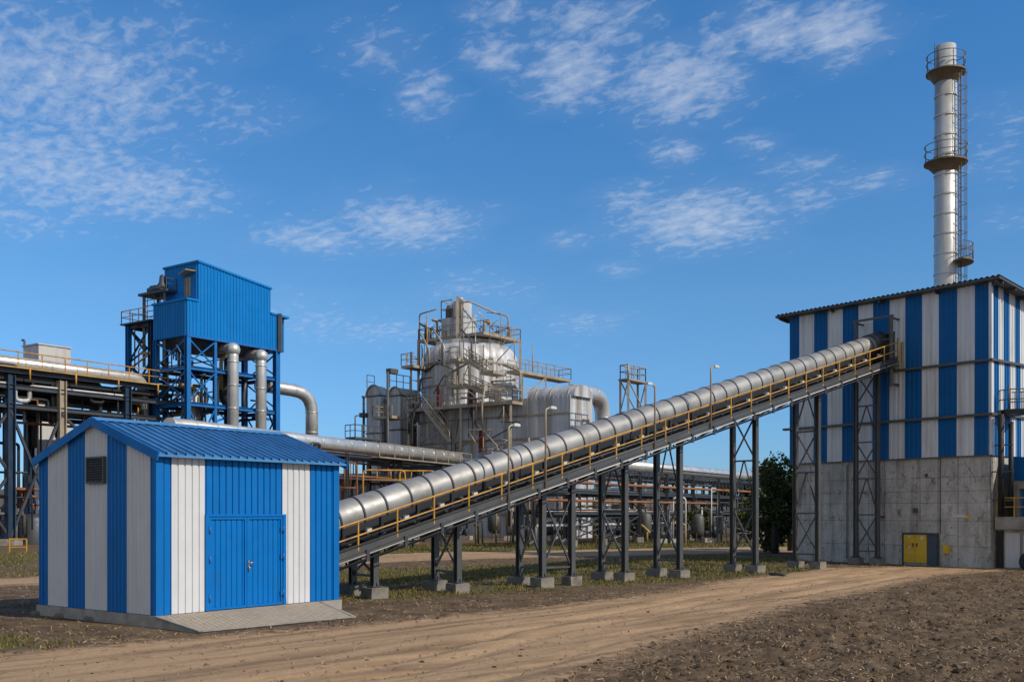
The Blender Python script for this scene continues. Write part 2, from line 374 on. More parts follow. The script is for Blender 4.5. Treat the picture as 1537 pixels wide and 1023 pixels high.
hs = N(nt, 'ShaderNodeHueSaturation'); hs.inputs['Saturation'].default_value = 1.0; hs.inputs['Value'].default_value = 1.0; L(nt, skyt, hs.inputs['Color'])
skyc = hs.outputs[0]
ve = N(nt, 'ShaderNodeMath'); ve.operation = 'MULTIPLY_ADD'; L(nt, broad, ve.inputs[0]); ve.inputs[1].default_value = .9; L(nt, msk.outputs[0], ve.inputs[2])
vl = ramp(nt, ve.outputs[0], .55, 1.0, (0,0,0,1), (.05,)*3+(1,))
cv_ = N(nt, 'ShaderNodeMath'); cv_.operation = 'ADD'; cv_.use_clamp = True; L(nt, cm.outputs[0], cv_.inputs[0]); L(nt, vl, cv_.inputs[1])
fin = mix(nt, cv_.outputs[0], skyc, (6.4, 6.9, 7.7))
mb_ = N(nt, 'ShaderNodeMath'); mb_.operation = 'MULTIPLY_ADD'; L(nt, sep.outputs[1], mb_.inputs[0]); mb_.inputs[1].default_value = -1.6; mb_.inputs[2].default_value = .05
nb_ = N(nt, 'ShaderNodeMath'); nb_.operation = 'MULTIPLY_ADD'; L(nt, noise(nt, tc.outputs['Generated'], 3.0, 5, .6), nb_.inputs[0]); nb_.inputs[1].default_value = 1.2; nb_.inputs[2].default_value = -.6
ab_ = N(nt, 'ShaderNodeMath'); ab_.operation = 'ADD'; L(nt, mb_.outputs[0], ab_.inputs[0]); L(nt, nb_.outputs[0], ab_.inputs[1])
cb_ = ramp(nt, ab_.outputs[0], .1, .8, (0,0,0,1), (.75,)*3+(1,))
fin = mix(nt, cb_, fin, (4.9, 4.95, 4.85))            # unseen cloud bank added behind the viewer to brighten and neutralise shaded faces
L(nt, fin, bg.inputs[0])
vs = SC.view_settings; vs.view_transform = 'Standard'; vs.look = 'None'; vs.exposure = 0; vs.gamma = 1

# ------------------------------------------------------------------ ground
def vnoise(x, y, seed=0):
    xi = np.floor(x).astype(np.int64); yi = np.floor(y).astype(np.int64); fx = x-xi; fy = y-yi
    def h(a, b):
        n = (a*374761393+b*668265263+seed*1442695041) & 0xffffffff
        n = ((n ^ (n >> 13))*1274126177) & 0xffffffff
        return ((n ^ (n >> 16)) & 0xffff)/65535.0
    sx = fx*fx*(3-2*fx); sy = fy*fy*(3-2*fy)
    return (h(xi,yi)*(1-sx)+h(xi+1,yi)*sx)*(1-sy)+(h(xi,yi+1)*(1-sx)+h(xi+1,yi+1)*sx)*sy
def fbm(x, y, o=4, seed=0):
    t = 0; a = .5
    for i in range(o): t = t+a*vnoise(x*2**i, y*2**i, seed+i); a *= .5
    return t
def seg_dist(x, y, pts):
    best = np.full_like(x, 1e9); side = np.zeros_like(x)
    for (x0,y0), (x1,y1) in zip(pts, pts[1:]):
        dx, dy = x1-x0, y1-y0; t = np.clip(((x-x0)*dx+(y-y0)*dy)/(dx*dx+dy*dy), 0, 1)
        d = np.hypot(x-x0-t*dx, y-y0-t*dy); s = (dx*(y-y0)-dy*(x-x0))/math.hypot(dx, dy)
        m = d < best; best = np.where(m, d, best); side = np.where(m, s, side)
    return best, side
ROAD_R = [(-22,-4),(-6,8),(.6,15.0),(3.05,20.4),(8,28.7),(12.75,35.2),(17.5,42),(22,45.5),(40,54)]     # field side
ROAD_L = [(-30,-2),(-16,12),(-10.2,17.6),(-7.0,20.2),(-3.4,23.2),(.6,27.2),(3.6,31),(7.1,36.8),(10.3,42),(14.5,47.5),(20,48.5),(40,60)]
BACK = [(-60,33),(-26,35.5),(-17.6,38),(-12,50),(-9.1,56.5),(-2.8,62),(6,66.5),(15,71),(40,78)]
def masks(x, y):
    dR, sR = seg_dist(x, y, ROAD_R); dL, sL = seg_dist(x, y, ROAD_L)
    inside = np.minimum(sR, -sL)                     # >0 within the road
    sand = np.clip(.5+inside*.36-.10*np.clip((18-np.hypot(x, y))/6, 0, 1), 0, 1)
    dB, _ = seg_dist(x, y, BACK)
    wB = 2.3+np.clip((y-40)/20, 0, 1)*2.6
    sand = np.maximum(sand, np.clip(.5+(wB-dB)*.6, 0, 1))
    # turf: under the conveyor, beyond the back track, and by the left edge
    dC, sC = seg_dist(x, y, [(-9,30),(-4.5,31.5),(2.5,37),(7,41),(12,45.5)])
    turf = np.clip(1.25-dC/2.3, 0, .82)
    dC2, _ = seg_dist(x, y, [(-16,44),(-6,40),(2,46),(8,51),(12,56)])
    turf = np.maximum(turf, np.clip(1.35-dC2/5.0, 0, .9))
    dF, _ = seg_dist(x, y, [(-80,52),(-30,50),(-16,62),(-4,74),(12,82),(40,92)])
    turf = np.maximum(turf, np.clip(1.45-dF/9., 0, .9))
    dG = np.hypot((x+11.0)*.8, y-19.4); turf = np.maximum(turf, np.clip(1.15-dG/2.4, 0, .85))
    dG = np.hypot((x-6)*.5, y-44); turf = np.maximum(turf, np.clip(1.0-dG/4, 0, .7))
    turf = np.where(sand > .62, turf*.25, turf)
    field = np.clip(-sR*.8, 0, 1)
    return sand, turf, field, sR, sL
def gheight(x, y):
    sand, turf, field, sR, sL = masks(x, y)
    near = np.clip(1-(np.hypot(x, y)-60)/40, 0, 1)
    lump = (fbm(x*1.6, y*1.6, 4, 3)-.47)*.16+(fbm(x*5.5, y*5.5, 3, 9)-.44)*.11
    ridge = np.abs(fbm(x*2.3+4, y*2.3, 3, 21)-.45)
    z = lump*(.25+.85*field)*(1-.8*sand)+field*(.06-ridge*.22)*.8
    z = z+sand*((fbm(x*.9, y*.9, 3, 5)-.45)*.06)
    for o in (1.0, 2.6, 3.5):                        # wheel ruts along the road
        z = z-sand*np.exp(-((sR-o+.35*(vnoise(x*.25, y*.25, 77)-.5))/.20)**2)*.07*np.clip(sand*2-1, 0, 1)
    z = z+turf*(fbm(x*2.2, y*2.2, 3, 31)-.4)*.10
    # bank of earth and grass at the left edge, behind the track
    dB, _ = seg_dist(x, y, [(-70,50),(-30,48),(-20,52)])
    z = z+np.clip(1-dB/9, 0, 1)**1.5*.55
    # keep the level ground under built things
    def flat(cx, cy, r): return np.clip((np.hypot(x-cx, y-cy)-r)/2.5, 0, 1)
    k = flat(-6.5,25.9,3.9)*flat(21,54,6.5)
    return z*near*k
angs = np.concatenate([np.linspace(-180, -33, 26)[:-1], np.linspace(-33, 33, 560), np.linspace(33, 180, 26)[1:]])
rad = [1.5, 4, 7, 9.5, 11.5]
r_ = 12.5
while r_ < 95: rad.append(r_); r_ *= 1.0058 if r_ < 60 else 1.012
for q in (105, 120, 140, 170, 220, 300, 450, 700, 1200, 2200, 4500): rad.append(q)
rad = np.array(rad)
AA, RR = np.meshgrid(np.radians(angs), rad)
GX = RR*np.sin(AA); GY = RR*np.cos(AA); GZ = gheight(GX, GY)
nr, na = GX.shape
sandm, turfm, fieldm, _, _ = masks(GX, GY)
idx = np.arange(nr*na).reshape(nr, na)
quads = np.stack([idx[:-1,:-1], idx[:-1,1:], idx[1:,1:], idx[1:,:-1]], -1).reshape(-1, 4)[:, ::-1]
qs = sandm.ravel()[quads].mean(1); qf = fieldm.ravel()[quads].mean(1); qy = GY.ravel()[quads].mean(1)
dBq, _ = seg_dist(GX.ravel()[quads].mean(1), qy, BACK)
cls = np.where(qs > .5, np.where(dBq < 6.5, 2, 1), np.where((qf > .4), 3, 0))
def ground_piece(name, sel, label, extra=None):
    q = quads[sel]; used = np.unique(q); remap = np.zeros(nr*na, np.int64); remap[used] = np.arange(len(used))
    me = bpy.data.meshes.new(name)
    co_ = np.stack([GX.ravel()[used], GY.ravel()[used], GZ.ravel()[used]], 1)
    q = remap[q]
    if extra is not None:
        q = q.tolist()+[tuple(range(len(co_), len(co_)+len(extra)))]; co_ = np.concatenate([co_, np.array(extra)])
        q = [tuple(x) for x in q]
    else: q = q.tolist()
    me.from_pydata(co_.tolist(), [], q)
    for nm, arr in (('sand', sandm), ('turf', turfm)):
        a = me.attributes.new(nm, 'FLOAT', 'POINT'); d = np.zeros(len(co_), np.float32); d[:len(used)] = arr.ravel()[used]; a.data.foreach_set('value', d)
    me.polygons.foreach_set('use_smooth', [True]*len(me.polygons))
    me.materials.append(M['ground']); me.update()
    o = bpy.data.objects.new(name, me); COL.objects.link(o); tag(o, label, None, None, 'structure')
    return o
near_disc = [(1.5*math.sin(math.radians(a)), 1.5*math.cos(math.radians(a)), 0) for a in np.linspace(180, -180, 40)[:-1]]
ground_piece('ground', cls == 0, 'brown earth and rough turf ground around the plant', near_disc)
ground_piece('dirt_road', cls == 1, 'wide sandy dirt road running past the shed to the hall')
ground_piece('dirt_track', cls == 2, 'sandy track behind the conveyor trestles')
ground_piece('soil_field', cls == 3, 'dark lumpy bare soil on the right of the road')
def gz(x, y): return float(gheight(np.array([x], float), np.array([y], float))[0])

# scattered stuff
def scatter(n, rmin, rmax, keep, amin=-29, amax=29, seed=1):
    g = np.random.RandomState(seed)
    r = np.exp(g.uniform(math.log(rmin), math.log(rmax), n)); a = np.radians(g.uniform(amin, amax, n))
    x = r*np.sin(a); y = r*np.cos(a)
    sand, turf, field, sR, sL = masks(x, y); k = keep(x, y, sand, turf, field, g.uniform(0, 1, n))
    shed_u = (x+7.784)*.596+(y-22.636)*.803; shed_v = -(x+7.784)*.803+(y-22.636)*.596
    k &= ~((shed_u > -.4) & (shed_u < 5.8) & (shed_v > -1.6) & (shed_v < 5.1))
    hu = (x-21.844)*.781+(y-47.157)*.625; hv = -(x-21.844)*.625+(y-47.157)*.781
    k &= ~((hu > -.2) & (hv > -6) & (hv < 11.3))
    x, y = x[k], y[k]
    return x, y, gheight(x, y), g
def stuff_mesh(name, verts, faces, mat, label):
    me = bpy.data.meshes.new(name); me.from_pydata(verts.tolist(), [], faces.tolist()); me.materials.append(mat); me.update()
    o = bpy.data.objects.new(name, me); COL.objects.link(o); tag(o, label, None, None, 'stuff'); return o
# grass blades
x, y, z, g = scatter(330000, 13, 95, lambda x, y, s, t, f, u: (u < (t-.18)*1.5) & (vnoise(x*1.1, y*1.1, 51)+.35*t > .50))
n = len(x); hgt = g.uniform(.04, .13, n)*(.8+np.hypot(x, y)/140); w = g.uniform(.006, .016, n)*(.6+np.hypot(x, y)/34); th = g.uniform(0, 6.28, n); ln = g.uniform(.1, .9, n)*hgt; th2 = g.uniform(0, 6.28, n)
P = np.stack([np.stack([x-np.cos(th)*w, y-np.sin(th)*w, z-.02], 1), np.stack([x+np.cos(th)*w, y+np.sin(th)*w, z-.02], 1), np.stack([x+np.cos(th2)*ln, y+np.sin(th2)*ln, z+hgt], 1)], 1).reshape(-1, 3)
stuff_mesh('grass', P, np.arange(n*3).reshape(-1, 3), M['grass'], 'rough green grass on the verge and under the conveyor')
# straw and twigs
x, y, z, g = scatter(26000, 12.5, 60, lambda x, y, s, t, f, u: u < np.where(f > .5, .60, np.where(s > .6, .12, .5)), seed=5)
n = len(x); ln = g.uniform(.015, .075, n)*(.8+np.hypot(x, y)/60); th = g.uniform(0, 6.28, n); w = g.uniform(.003, .008, n)*(.7+np.hypot(x, y)/40); bz = g.uniform(.0, .04, n)
dx, dy = np.cos(th), np.sin(th); cv = g.uniform(-.5, .5, n)*ln
quad = [np.stack([x-dx*ln-dy*w, y-dy*ln+dx*w, z+.012], 1), np.stack([x-dx*ln+dy*w, y-dy*ln-dx*w, z+.004], 1),
        np.stack([x+dy*(w+cv), y-dx*(w+cv), z+.012+bz], 1), np.stack([x-dy*(w-cv), y+dx*(w-cv), z+.02+bz], 1),
        np.stack([x+dx*ln+dy*w, y+dy*ln-dx*w, z+.004], 1), np.stack([x+dx*ln-dy*w, y+dy*ln+dx*w, z+.012], 1)]
P = np.stack(quad, 1).reshape(-1, 3); b0 = np.arange(n)[:, None]*6
stuff_mesh('straw', P, np.concatenate([b0+np.array([0,1,2,3]), b0+np.array([3,2,4,5])]), M['straw'], 'dry straw and twigs scattered over the soil')
# clods and stones
def lumps(n, rmin, rmax, keep, smin, smax, mat, name, label, seed):
    x, y, z, g = scatter(n, rmin, rmax, keep, seed=seed); n = len(x)
    base = np.array([[1,0,0],[.3,.95,0],[-.8,.6,0],[-.8,-.6,0],[.3,-.95,0],[.55,.4,.62],[-.5,.3,.7],[-.1,-.6,.6]])
    fc = np.array([[0,1,5],[1,2,6],[2,3,6],[3,4,7],[4,0,5],[1,6,5],[3,7,6],[4,5,7],[5,6,7]])
    s = g.uniform(0, 1, n)**2.5*(smax-smin)+smin; th = g.uniform(0, 6.28, n)
    J = base[None]*g.uniform(.65, 1.3, (n, 8, 3))
    X = (J[..., 0]*np.cos(th)[:, None]-J[..., 1]*np.sin(th)[:, None])*s[:, None]+x[:, None]
    Y = (J[..., 0]*np.sin(th)[:, None]+J[..., 1]*np.cos(th)[:, None])*s[:, None]+y[:, None]
    Z = J[..., 2]*s[:, None]*.85+z[:, None]-.01
    stuff_mesh(name, np.stack([X, Y, Z], -1).reshape(-1, 3), (np.arange(n)[:, None, None]*8+fc[None]).reshape(-1, 3), mat, label)
lumps(46000, 12.5, 55, lambda x, y, s, t, f, u: u < np.where(f > .4, .9, np.where(s > .6, .012, .30)), .008, .065, M['clod'], 'soil_clods', 'dark clods of soil on the bare field', 11)
lumps(19000, 12.5, 60, lambda x, y, s, t, f, u: u < np.where(s > .6, .30, .7), .007, .026, M['stone'], 'stones', 'small pale stones scattered over the ground', 12)

lumps(700, 13, 45, lambda x, y, s, t, f, u: u < np.where(f > .5, .8, np.where(s > .4, 0, .2)), .05, .16, M['clod'], 'large_clods', 'larger clods of soil on the bare field', 31)

# ------------------------------------------------------------------ striped shed
UP = Vector((0,0,1))
def v3(v, z=0): return Vector((v.x, v.y, z))
def make_shed():
    a = .932; W_, D_ = 5.404, 4.782; pl = .251; ev, rh, ov = 3.788, 4.67, .191
    fr = Face(-7.784, 22.636, a); ga = Face(-7.784, 22.636, a+math.pi/2)
    u = v3(fr.d); v = v3(ga.d); C = V(-7.784, 22.636, 0); nf = -v; ng = -u
    root = thing('shed', C, 'blue and white striped metal shed with pitched blue roof and closed double doors', 'shed')
    slope = (rh-ev)/(D_/2+ov)
    wt = ev+ov*slope-.05
    P = lambda s, t, z: C+u*s+v*t+UP*z
    # plinth
    mb = MB(); q = .08
    mb.hexa([P(-q,-q,-.2), P(W_+q,-q,-.2), P(W_+q,D_+q,-.2), P(-q,D_+q,-.2), P(-q,-q,pl), P(W_+q,-q,pl), P(W_+q,D_+q,pl), P(-q,D_+q,pl)])
    mb.build('plinth', M['concrete'], root)
    # walls: wide-ribbed sheet on the long side, fine corrugation on the gables
    fb = [fr.s(x) for x in (261, 308, 426, 466)]
    fm = lambda s: 1 if (fb[0] < s < fb[1] or fb[2] < s < fb[3]) else 0
    gb = [ga.s(x) for x in (227, 191, 161, 129, 101, 72)]
    def gm(s): return 1 if (gb[0] < s < gb[1] or gb[2] < s < gb[3] or gb[4] < s < gb[5]) else 0
    mb = MB()
    top_g = lambda t: wt+slope*(D_/2-abs(t-D_/2))
    wide = ((0,0),(.72,0),(.78,-1),(.94,-1),(1,0))
    # doors stand in the long wall: sheet is cut out around them
    d0, dz = fr.sz(312, 774.6); d1 = fr.s(423.5); zb = pl+.02
    corrug(mb, C+nf*.0, u, nf, W_, lambda s: dz if d0-.02 < s < d1+.02 else pl+.01, lambda s: wt, fm, .187, .030, wide)
    corrug(mb, P(0,D_,0), u, v, W_, lambda s: pl+.01, lambda s: wt, lambda s: fm(s), .187, .022, wide)
    corrug(mb, C, v, ng, D_/2, lambda s: pl+.01, top_g, gm, .148, .022, ((0,0),(.3,0),(.42,1),(.72,1),(.84,0),(1,0)))
    corrug(mb, P(0,D_/2,0), v, ng, D_/2, lambda s: pl+.01, lambda s: top_g(s+D_/2), lambda s: gm(s+D_/2), .148, .022, ((0,0),(.3,0),(.42,1),(.72,1),(.84,0),(1,0)))
    corrug(mb, P(W_,0,0), v, u, D_/2, lambda s: pl+.01, top_g, gm, .148, .022)
    corrug(mb, P(W_,D_/2,0), v, u, D_/2, lambda s: pl+.01, lambda s: top_g(s+D_/2), lambda s: gm(s+D_/2), .148, .022)
    mb.build('wall', [M['blue'], M['white']], root)
    # folded corner trims
    for s_, t_ in ((0,0),(W_,0),(0,D_),(W_,D_)):
        mb = MB()
        mb.box(P(s_+(.055 if s_ == 0 else -.055), t_+(-.012 if t_ == 0 else .012), (pl+wt)/2), (.19, .03, wt-pl-.01), a)
        mb.box(P(s_+(-.012 if s_ == 0 else .012), t_+(.045 if t_ == 0 else -.045), (pl+wt)/2), (.03, .14, wt-pl-.013), a)
        mb.build('corner_trim', M['blue'], root)
    # roof
    s0, s1 = -.10, W_+.15
    mb = MB()
    prof = ((0,0),(.80,0),(.83,1),(.93,1),(1,0))
    pitch = .245
    sn = {}
    for sg in (-1, 1):
        ridge = lambda s, h: P(s, D_/2, rh)+UP*h
        eave = lambda s, h: P(s, D_/2+sg*(D_/2+ov), ev)+UP*h
        xs = []; k = 0
        while k*pitch < s1-s0:
            for f_, h in prof[:-1]:
                x = s0+(k+f_)*pitch
                if x < s1: xs.append((x, h*.062))
            k += 1
        xs.append((s1, .045))
        for (x0, h0), (x1, h1) in zip(xs, xs[1:]): mb.poly([ridge(x0,h0), ridge(x1,h1), eave(x1,h1), eave(x0,h0)])
        mb.poly([ridge(s0,-.05), ridge(s1,-.05), eave(s1,-.05), eave(s0,-.05)])
        mb.poly([eave(s0,-.05), eave(s1,-.05), eave(s1,0), eave(s0,0)])
    rf = mb.build('roof', M['roofblue'], root)
    mb = MB()
    for sg in (-1, 1):
        A = P(s0-.01, D_/2, rh+.075); B = P(s1+.01, D_/2, rh+.075); E = P(0, sg*.17, -.17*slope+.004)-C
        mb.poly([A, B, B+E, A+E]); mb.poly([A+E, B+E, B+E-UP*.03, A+E-UP*.03])
    mb.build('ridge_cap', M['roofblue'], rf)
    for s_ in (s0-.012, s1+.012):
        mb = MB()
        for sg in (-1, 1):
            p = P(s_, D_/2, rh-.035); q_ = P(s_, D_/2+sg*(D_/2+ov+.02), ev-.035-.02*slope)
            mb.beam(p, q_, .035, .20)
        mb.build('verge_trim', M['blue'], rf)
    # double doors
    fm_ = MB()
    for s_ in (d0-.045, d1+.045): fm_.box(P(s_, -.015, (zb+dz+.05)/2), (.09, .07, dz+.05-zb), a)
    fm_.box(P((d0+d1)/2, -.015, dz+.025), (d1-d0, .066, .05), a)
    fm_.build('door_frame', M['doorblue'], root)
    mid = fr.s(369.5)
    for i, (p0, p1) in enumerate(((d0+.008, mid-.006), (mid+.006, d1-.008))):
        mb = MB(); zt = dz-.012; b_ = .055
        corrug(mb, P(p0+b_, .004, 0), u, nf, p1-p0-2*b_, lambda s: zb+b_, lambda s: zt-b_, lambda s: 0, .155, .02, wide)
        for s_ in (p0+b_/2, p1-b_/2): mb.box(P(s_, -.006, (zb+zt)/2), (b_, .045, zt-zb), a)
        for z_ in (zb+b_/2, zt-b_/2): mb.box(P((p0+p1)/2, -.006, z_), (p1-p0-2*b_, .043, b_), a)
        dr = mb.build('door', M['doorblue'], root)
        hx = p0+.0 if i == 0 else p1-.0
        for z_ in (zb+.28, (zb+zt)/2+.1, zt-.3):
            m = MB(); m.tube([P(hx, -.062, z_-.09), P(hx, -.062, z_+.09)], .018, 8); m.box(P(hx+(.035 if i == 0 else -.035), -.04, z_), (.07, .012, .12), a)
            m.build('hinge', M['steelblue'], dr)
        if i == 1:
            m = MB(); hz_ = fr.sz(374, 845)[1]
            m.box(P(p0+.035, -.038, hz_-.03), (.045, .02, .22), a)
            m.tube([P(p0+.035, -.04, hz_+.02), P(p0+.035, -.10, hz_+.02), P(p0+.17, -.10, hz_+.025)], .014, 8)
            m.tube([P(p0+.035, -.045, hz_-.07), P(p0+.035, -.07, hz_-.07), P(p0+.035, -.075, hz_-.17)], .016, 8)
            m.build('handle', M['chrome'], dr)
    # louvred vent high on the gable
    t0, z0 = ga.sz(160, 725); t1, z1 = ga.sz(133.5, 686)
    m = MB()
    for z_ in (z0+.02, z1-.02): m.box(P(-.05, (t0+t1)/2, z_), (.08, t1-t0, .045), a)
    for t_ in (t0+.02, t1-.02): m.box(P(-.05, t_, (z0+z1)/2), (.078, .045, z1-z0-.085), a)
    vt = m.build('vent', M['vent'], root)
    m = MB(); k = 9
    for i in range(k):
        z_ = z0+.05+(z1-z0-.1)*(i+.5)/k
        A = P(-.075, t0+.045, z_-.022); B = P(-.075, t1-.045, z_-.022); Cc = P(-.032, t1-.045, z_+.022); Dd = P(-.032, t0+.045, z_+.022)
        m.poly([A, B, Cc, Dd]); m.poly([p-UP*.006 for p in (Dd, Cc, B, A)])
    m.box(P(-.03, (t0+t1)/2, (z0+z1)/2), (.008, t1-t0-.09, z1-z0-.09), a, 1)
    m.build('louvre', [M['vent'], M['black']], vt)
    # paved ramp before the doors
    Pw = lambda s, w, z: C+u*s+nf*w+UP*z
    r = thing('ramp', Pw(2.2, 1, 0), 'low sloping brick paved ramp before the blue shed doors', 'ramp')
    m = MB(); A, B, Cc, Dd = Pw(-.08,.085,pl), Pw(4.75,.085,pl-.005), Pw(4.0,2.05,.035), Pw(-.14,1.74,.045)
    m.poly([A, Dd, Cc, B])
    m.build('paving', M['paving'], r)
    m = MB(); dn = lambda p: V(p.x, p.y, -.15)
    for p, q_ in ((A,Dd),(Dd,Cc),(Cc,B)):
        n_ = (q_-p).cross(UP).normalized()*.0
        m.poly([p-UP*.004, dn(p), dn(q_), q_-UP*.004])
    for p, q_ in ((A,Dd),(Dd,Cc),(Cc,B)): m.beam(p+UP*.004, q_+UP*.004, .09, .02)
    m.build('kerb', M['concrete'], r)
make_shed()

# ------------------------------------------------------------------ striped boiler hall
HO = V(21.844, 47.157, 0); HA = .675
hs_ = Face(HO.x, HO.y, HA); hf_ = Face(HO.x, HO.y, HA+math.pi/2)
hu = v3(hs_.d); hv = v3(hf_.d)
def HP(s, t, z): return HO+hu*s+hv*t+UP*z         # s into the hall, t leftwards along the facade
def make_hall():
    Wd, Dp = 10.889, 12.0; ht, h1, h2, h3 = 13.083, 5.172, 7.074, 9.55; k = -.13
    root = thing('boiler_hall', HP(0, 5, 0), 'tall blue and white striped industrial hall on a stained grey concrete base', 'factory building')
    # concrete base with cast panel joints
    m = MB(); Lc = 10.62
    zs = [-.2, .95, 2.15, 3.0, 3.55, 4.2, h1]
    ts = [0] + [hf_.s(x) for x in (1438, 1408, 1381, 1328, 1304, 1274, 1224)] + [Lc]
    for i in range(len(ts)-1):
        for j in range(len(zs)-1):
            g = .022
            a_, b_ = ts[i]+g*.7, ts[i+1]-g*.7; g2 = .007; c_, d_ = zs[j]+(g2 if j else 0), zs[j+1]-(g2 if j < len(zs)-2 else 0)
            o = R.uniform(0, .012)
            m.hexa([HP(-o,a_,c_), HP(.18,a_,c_), HP(.18,b_,c_), HP(-o,b_,c_), HP(-o,a_,d_), HP(.18,a_,d_), HP(.18,b_,d_), HP(-o,b_,d_)])
    m.hexa([HP(.06,.02,-.2), HP(Dp,.02,-.2), HP(Dp,Lc-.02,-.2), HP(.06,Lc-.02,-.2), HP(.06,.02,h1-.02), HP(Dp,.02,h1-.02), HP(Dp,Lc-.02,h1-.02), HP(.06,Lc-.02,h1-.02)])
    m.hexa([HP(.2,-.01,-.2), HP(Dp,-.01,-.2), HP(Dp,.1,-.2), HP(.2,.1,-.2), HP(.2,-.01,h1-.01), HP(Dp,-.01,h1-.01), HP(Dp,.1,h1-.01), HP(.2,.1,h1-.01)])
    for o_ in (0,): m.m[-12:-6] = [1]*6
    m.build('concrete_base', [M['panel'], M['black']], root)
    # striped cladding, three lifts
    fb = [hf_.s(x) for x in (1464,1437,1409.8,1384,1360,1335.5,1312,1288.4,1266,1243,1221.8,1200)]
    def fm(t): return sum(t > b for b in fb) % 2
    sb = [hs_.s(x) for x in (1490,1497.7,1506,1514,1521.8,1529.5)]; step = (sb[-1]-sb[0])/5
    while sb[-1] < Dp: sb.append(sb[-1]+step)
    def smf(s): return 1-sum(s > b for b in sb) % 2
    m = MB(); pr = ((0,0),(.3,0),(.42,1),(.72,1),(.84,0),(1,0))
    lifts = ((h1-.03, h2+.02, .06), (h2-.02, h3+.02, .03), (h3-.02, None, 0.0))
    # the opening where the conveyor enters
    o0, o1, oz0, oz1 = 4.80, 6.30, 9.62, 11.40
    for z0, z1, off in lifts:
        for part in ((0, o0, None), (o0, o1, 'o'), (o1, Wd, None)):
            a_, b_, f_ = part
            ztop = ht if z1 is None else z1
            spans = [(z0, ztop)]
            if f_: spans = [(p, q) for p, q in ((z0, min(ztop, oz0)), (max(z0, oz1), ztop)) if q > p+.01]
            for p, q in spans:
                corrug(m, HP(-.02-off, a_, 0), hv, -hu, b_-a_, lambda s, p=p: p, lambda s, q=q: q, lambda s, a_=a_: fm(s+a_), .24, .035, pr)
        corrug(m, HP(0, -.02-off, 0), hu, -hv, Dp, lambda s: z0, (lambda s: ht+k*s) if z1 is None else (lambda s: z1), smf, .24, .035, pr)
        corrug(m, HP(0, Wd+.02+off, 0), hu, hv, Dp, lambda s: z0, (lambda s: ht+k*s) if z1 is None else (lambda s: z1), smf, .24, .035, pr)
        m.poly([HP(Dp, 0, z0), HP(Dp, Wd, z0), HP(Dp, Wd, ht+k*Dp if z1 is None else z1), HP(Dp, 0, ht+k*Dp if z1 is None else z1)], 0)
    m.build('cladding', [M['hallblue'], M['hallwhite']], root)
    m = MB()                                         # dark throat behind the conveyor opening
    m.hexa([HP(2.4,o0-.3,oz0-.3), HP(2.6,o0-.3,oz0-.3), HP(2.6,o1+.3,oz0-.3), HP(2.4,o1+.3,oz0-.3), HP(2.4,o0-.3,oz1+.3), HP(2.6,o0-.3,oz1+.3), HP(2.6,o1+.3,oz1+.3), HP(2.4,o1+.3,oz1+.3)])
    for t_ in (o0-.04, o1+.04): m.beam(HP(.02,t_,oz0-.04), HP(.02,t_,oz1+.04), .08, .2)
    for z_ in (oz0, oz1): m.beam(HP(.02,o0-.08,z_), HP(.02,o1+.08,z_), .2, .08)
    m.build('opening_lining', M['dark'], root)
    # drip ledges between the lifts
    for z_, e0, e1, pr_ in ((h2, -.22, Wd+.36, .26), (h3, -.2, Wd+.12, .22), (h1, -.06, Wd+.06, .12)):
        m = MB(); th = .11 if z_ != h1 else .05
        m.hexa([HP(-pr_,e0,z_-th), HP(.0,e0,z_-th), HP(.0,e1,z_-th), HP(-pr_,e1,z_-th), HP(-pr_,e0,z_), HP(.0,e0,z_+.03), HP(.0,e1,z_+.03), HP(-pr_,e1,z_)])
        m.hexa([HP(.002,e0,z_-th), HP(Dp,e0,z_-th), HP(Dp,.0,z_-th), HP(.002,.0,z_-th), HP(.002,e0,z_), HP(Dp,e0,z_), HP(Dp,.0,z_+.03), HP(.002,.0,z_+.03)])
        m.build('ledge', M['vent'], root)
    m = MB()                                         # corner flashing
    m.box(HP(.0,-.03,(h1+ht)/2), (.16, .14, ht-h1), HA, 1); m.build('corner_flashing', [M['hallblue'], M['hallwhite']], root); m = MB(); m.box(HP(.05, Wd+.0, (h1+ht)/2), (.12,.16,ht-h1-.1), HA, 0)
    m.build('corner_flashing', [M['hallblue'], M['hallwhite']], root)
    # roof: corrugated sheet falling to the back
    m = MB(); f0, f1, e0, e1, zr = -.50, Dp+.4, -.68, Wd+.72, ht+.12
    pitch = .26; n = int((e1-e0)/pitch*4); prev = None
    for i in range(n+1):
        t = e0+(e1-e0)*i/n; h = .035*math.sin(i*math.pi/2)
        cur = (HP(f0,t,zr+h-k*.5*-1*.0), HP(f1,t,zr+k*(f1-f0)+h))
        if prev: m.poly([prev[0], cur[0], cur[1], prev[1]])
        prev = cur
    m.hexa([HP(f0+.04,e0+.03,zr-.13), HP(f1,e0+.03,zr-.13+k*(f1-f0)), HP(f1,e1-.03,zr-.13+k*(f1-f0)), HP(f0+.04,e1-.03,zr-.13),
            HP(f0+.04,e0+.03,zr-.045), HP(f1,e0+.03,zr-.045+k*(f1-f0)), HP(f1,e1-.03,zr-.045+k*(f1-f0)), HP(f0+.04,e1-.03,zr-.045)], 0)
    for t in (e0+.25, 2.5, 5.4, 8.2, e1-.25): m.beam(HP(f0+.1,t,zr-.2), HP(.4,t,zr-.2+k*.8), .07, .13)
    for s in (.0, 1.2, 2.6, 4.0, 5.4): m.beam(HP(s,e0+.08,zr-.2+k*(s+.5)), HP(s,.3,zr-.2+k*(s+.5)), .07, .13)
    m.build('roof', M['vent'], root)
    # yellow doors and a dark panel standing in for the open doorway beside them
    d0, z1 = hf_.sz(1392, 802); d1 = hf_.s(1357.5); dm = (d0+d1)/2; dk = hf_.s(1408)
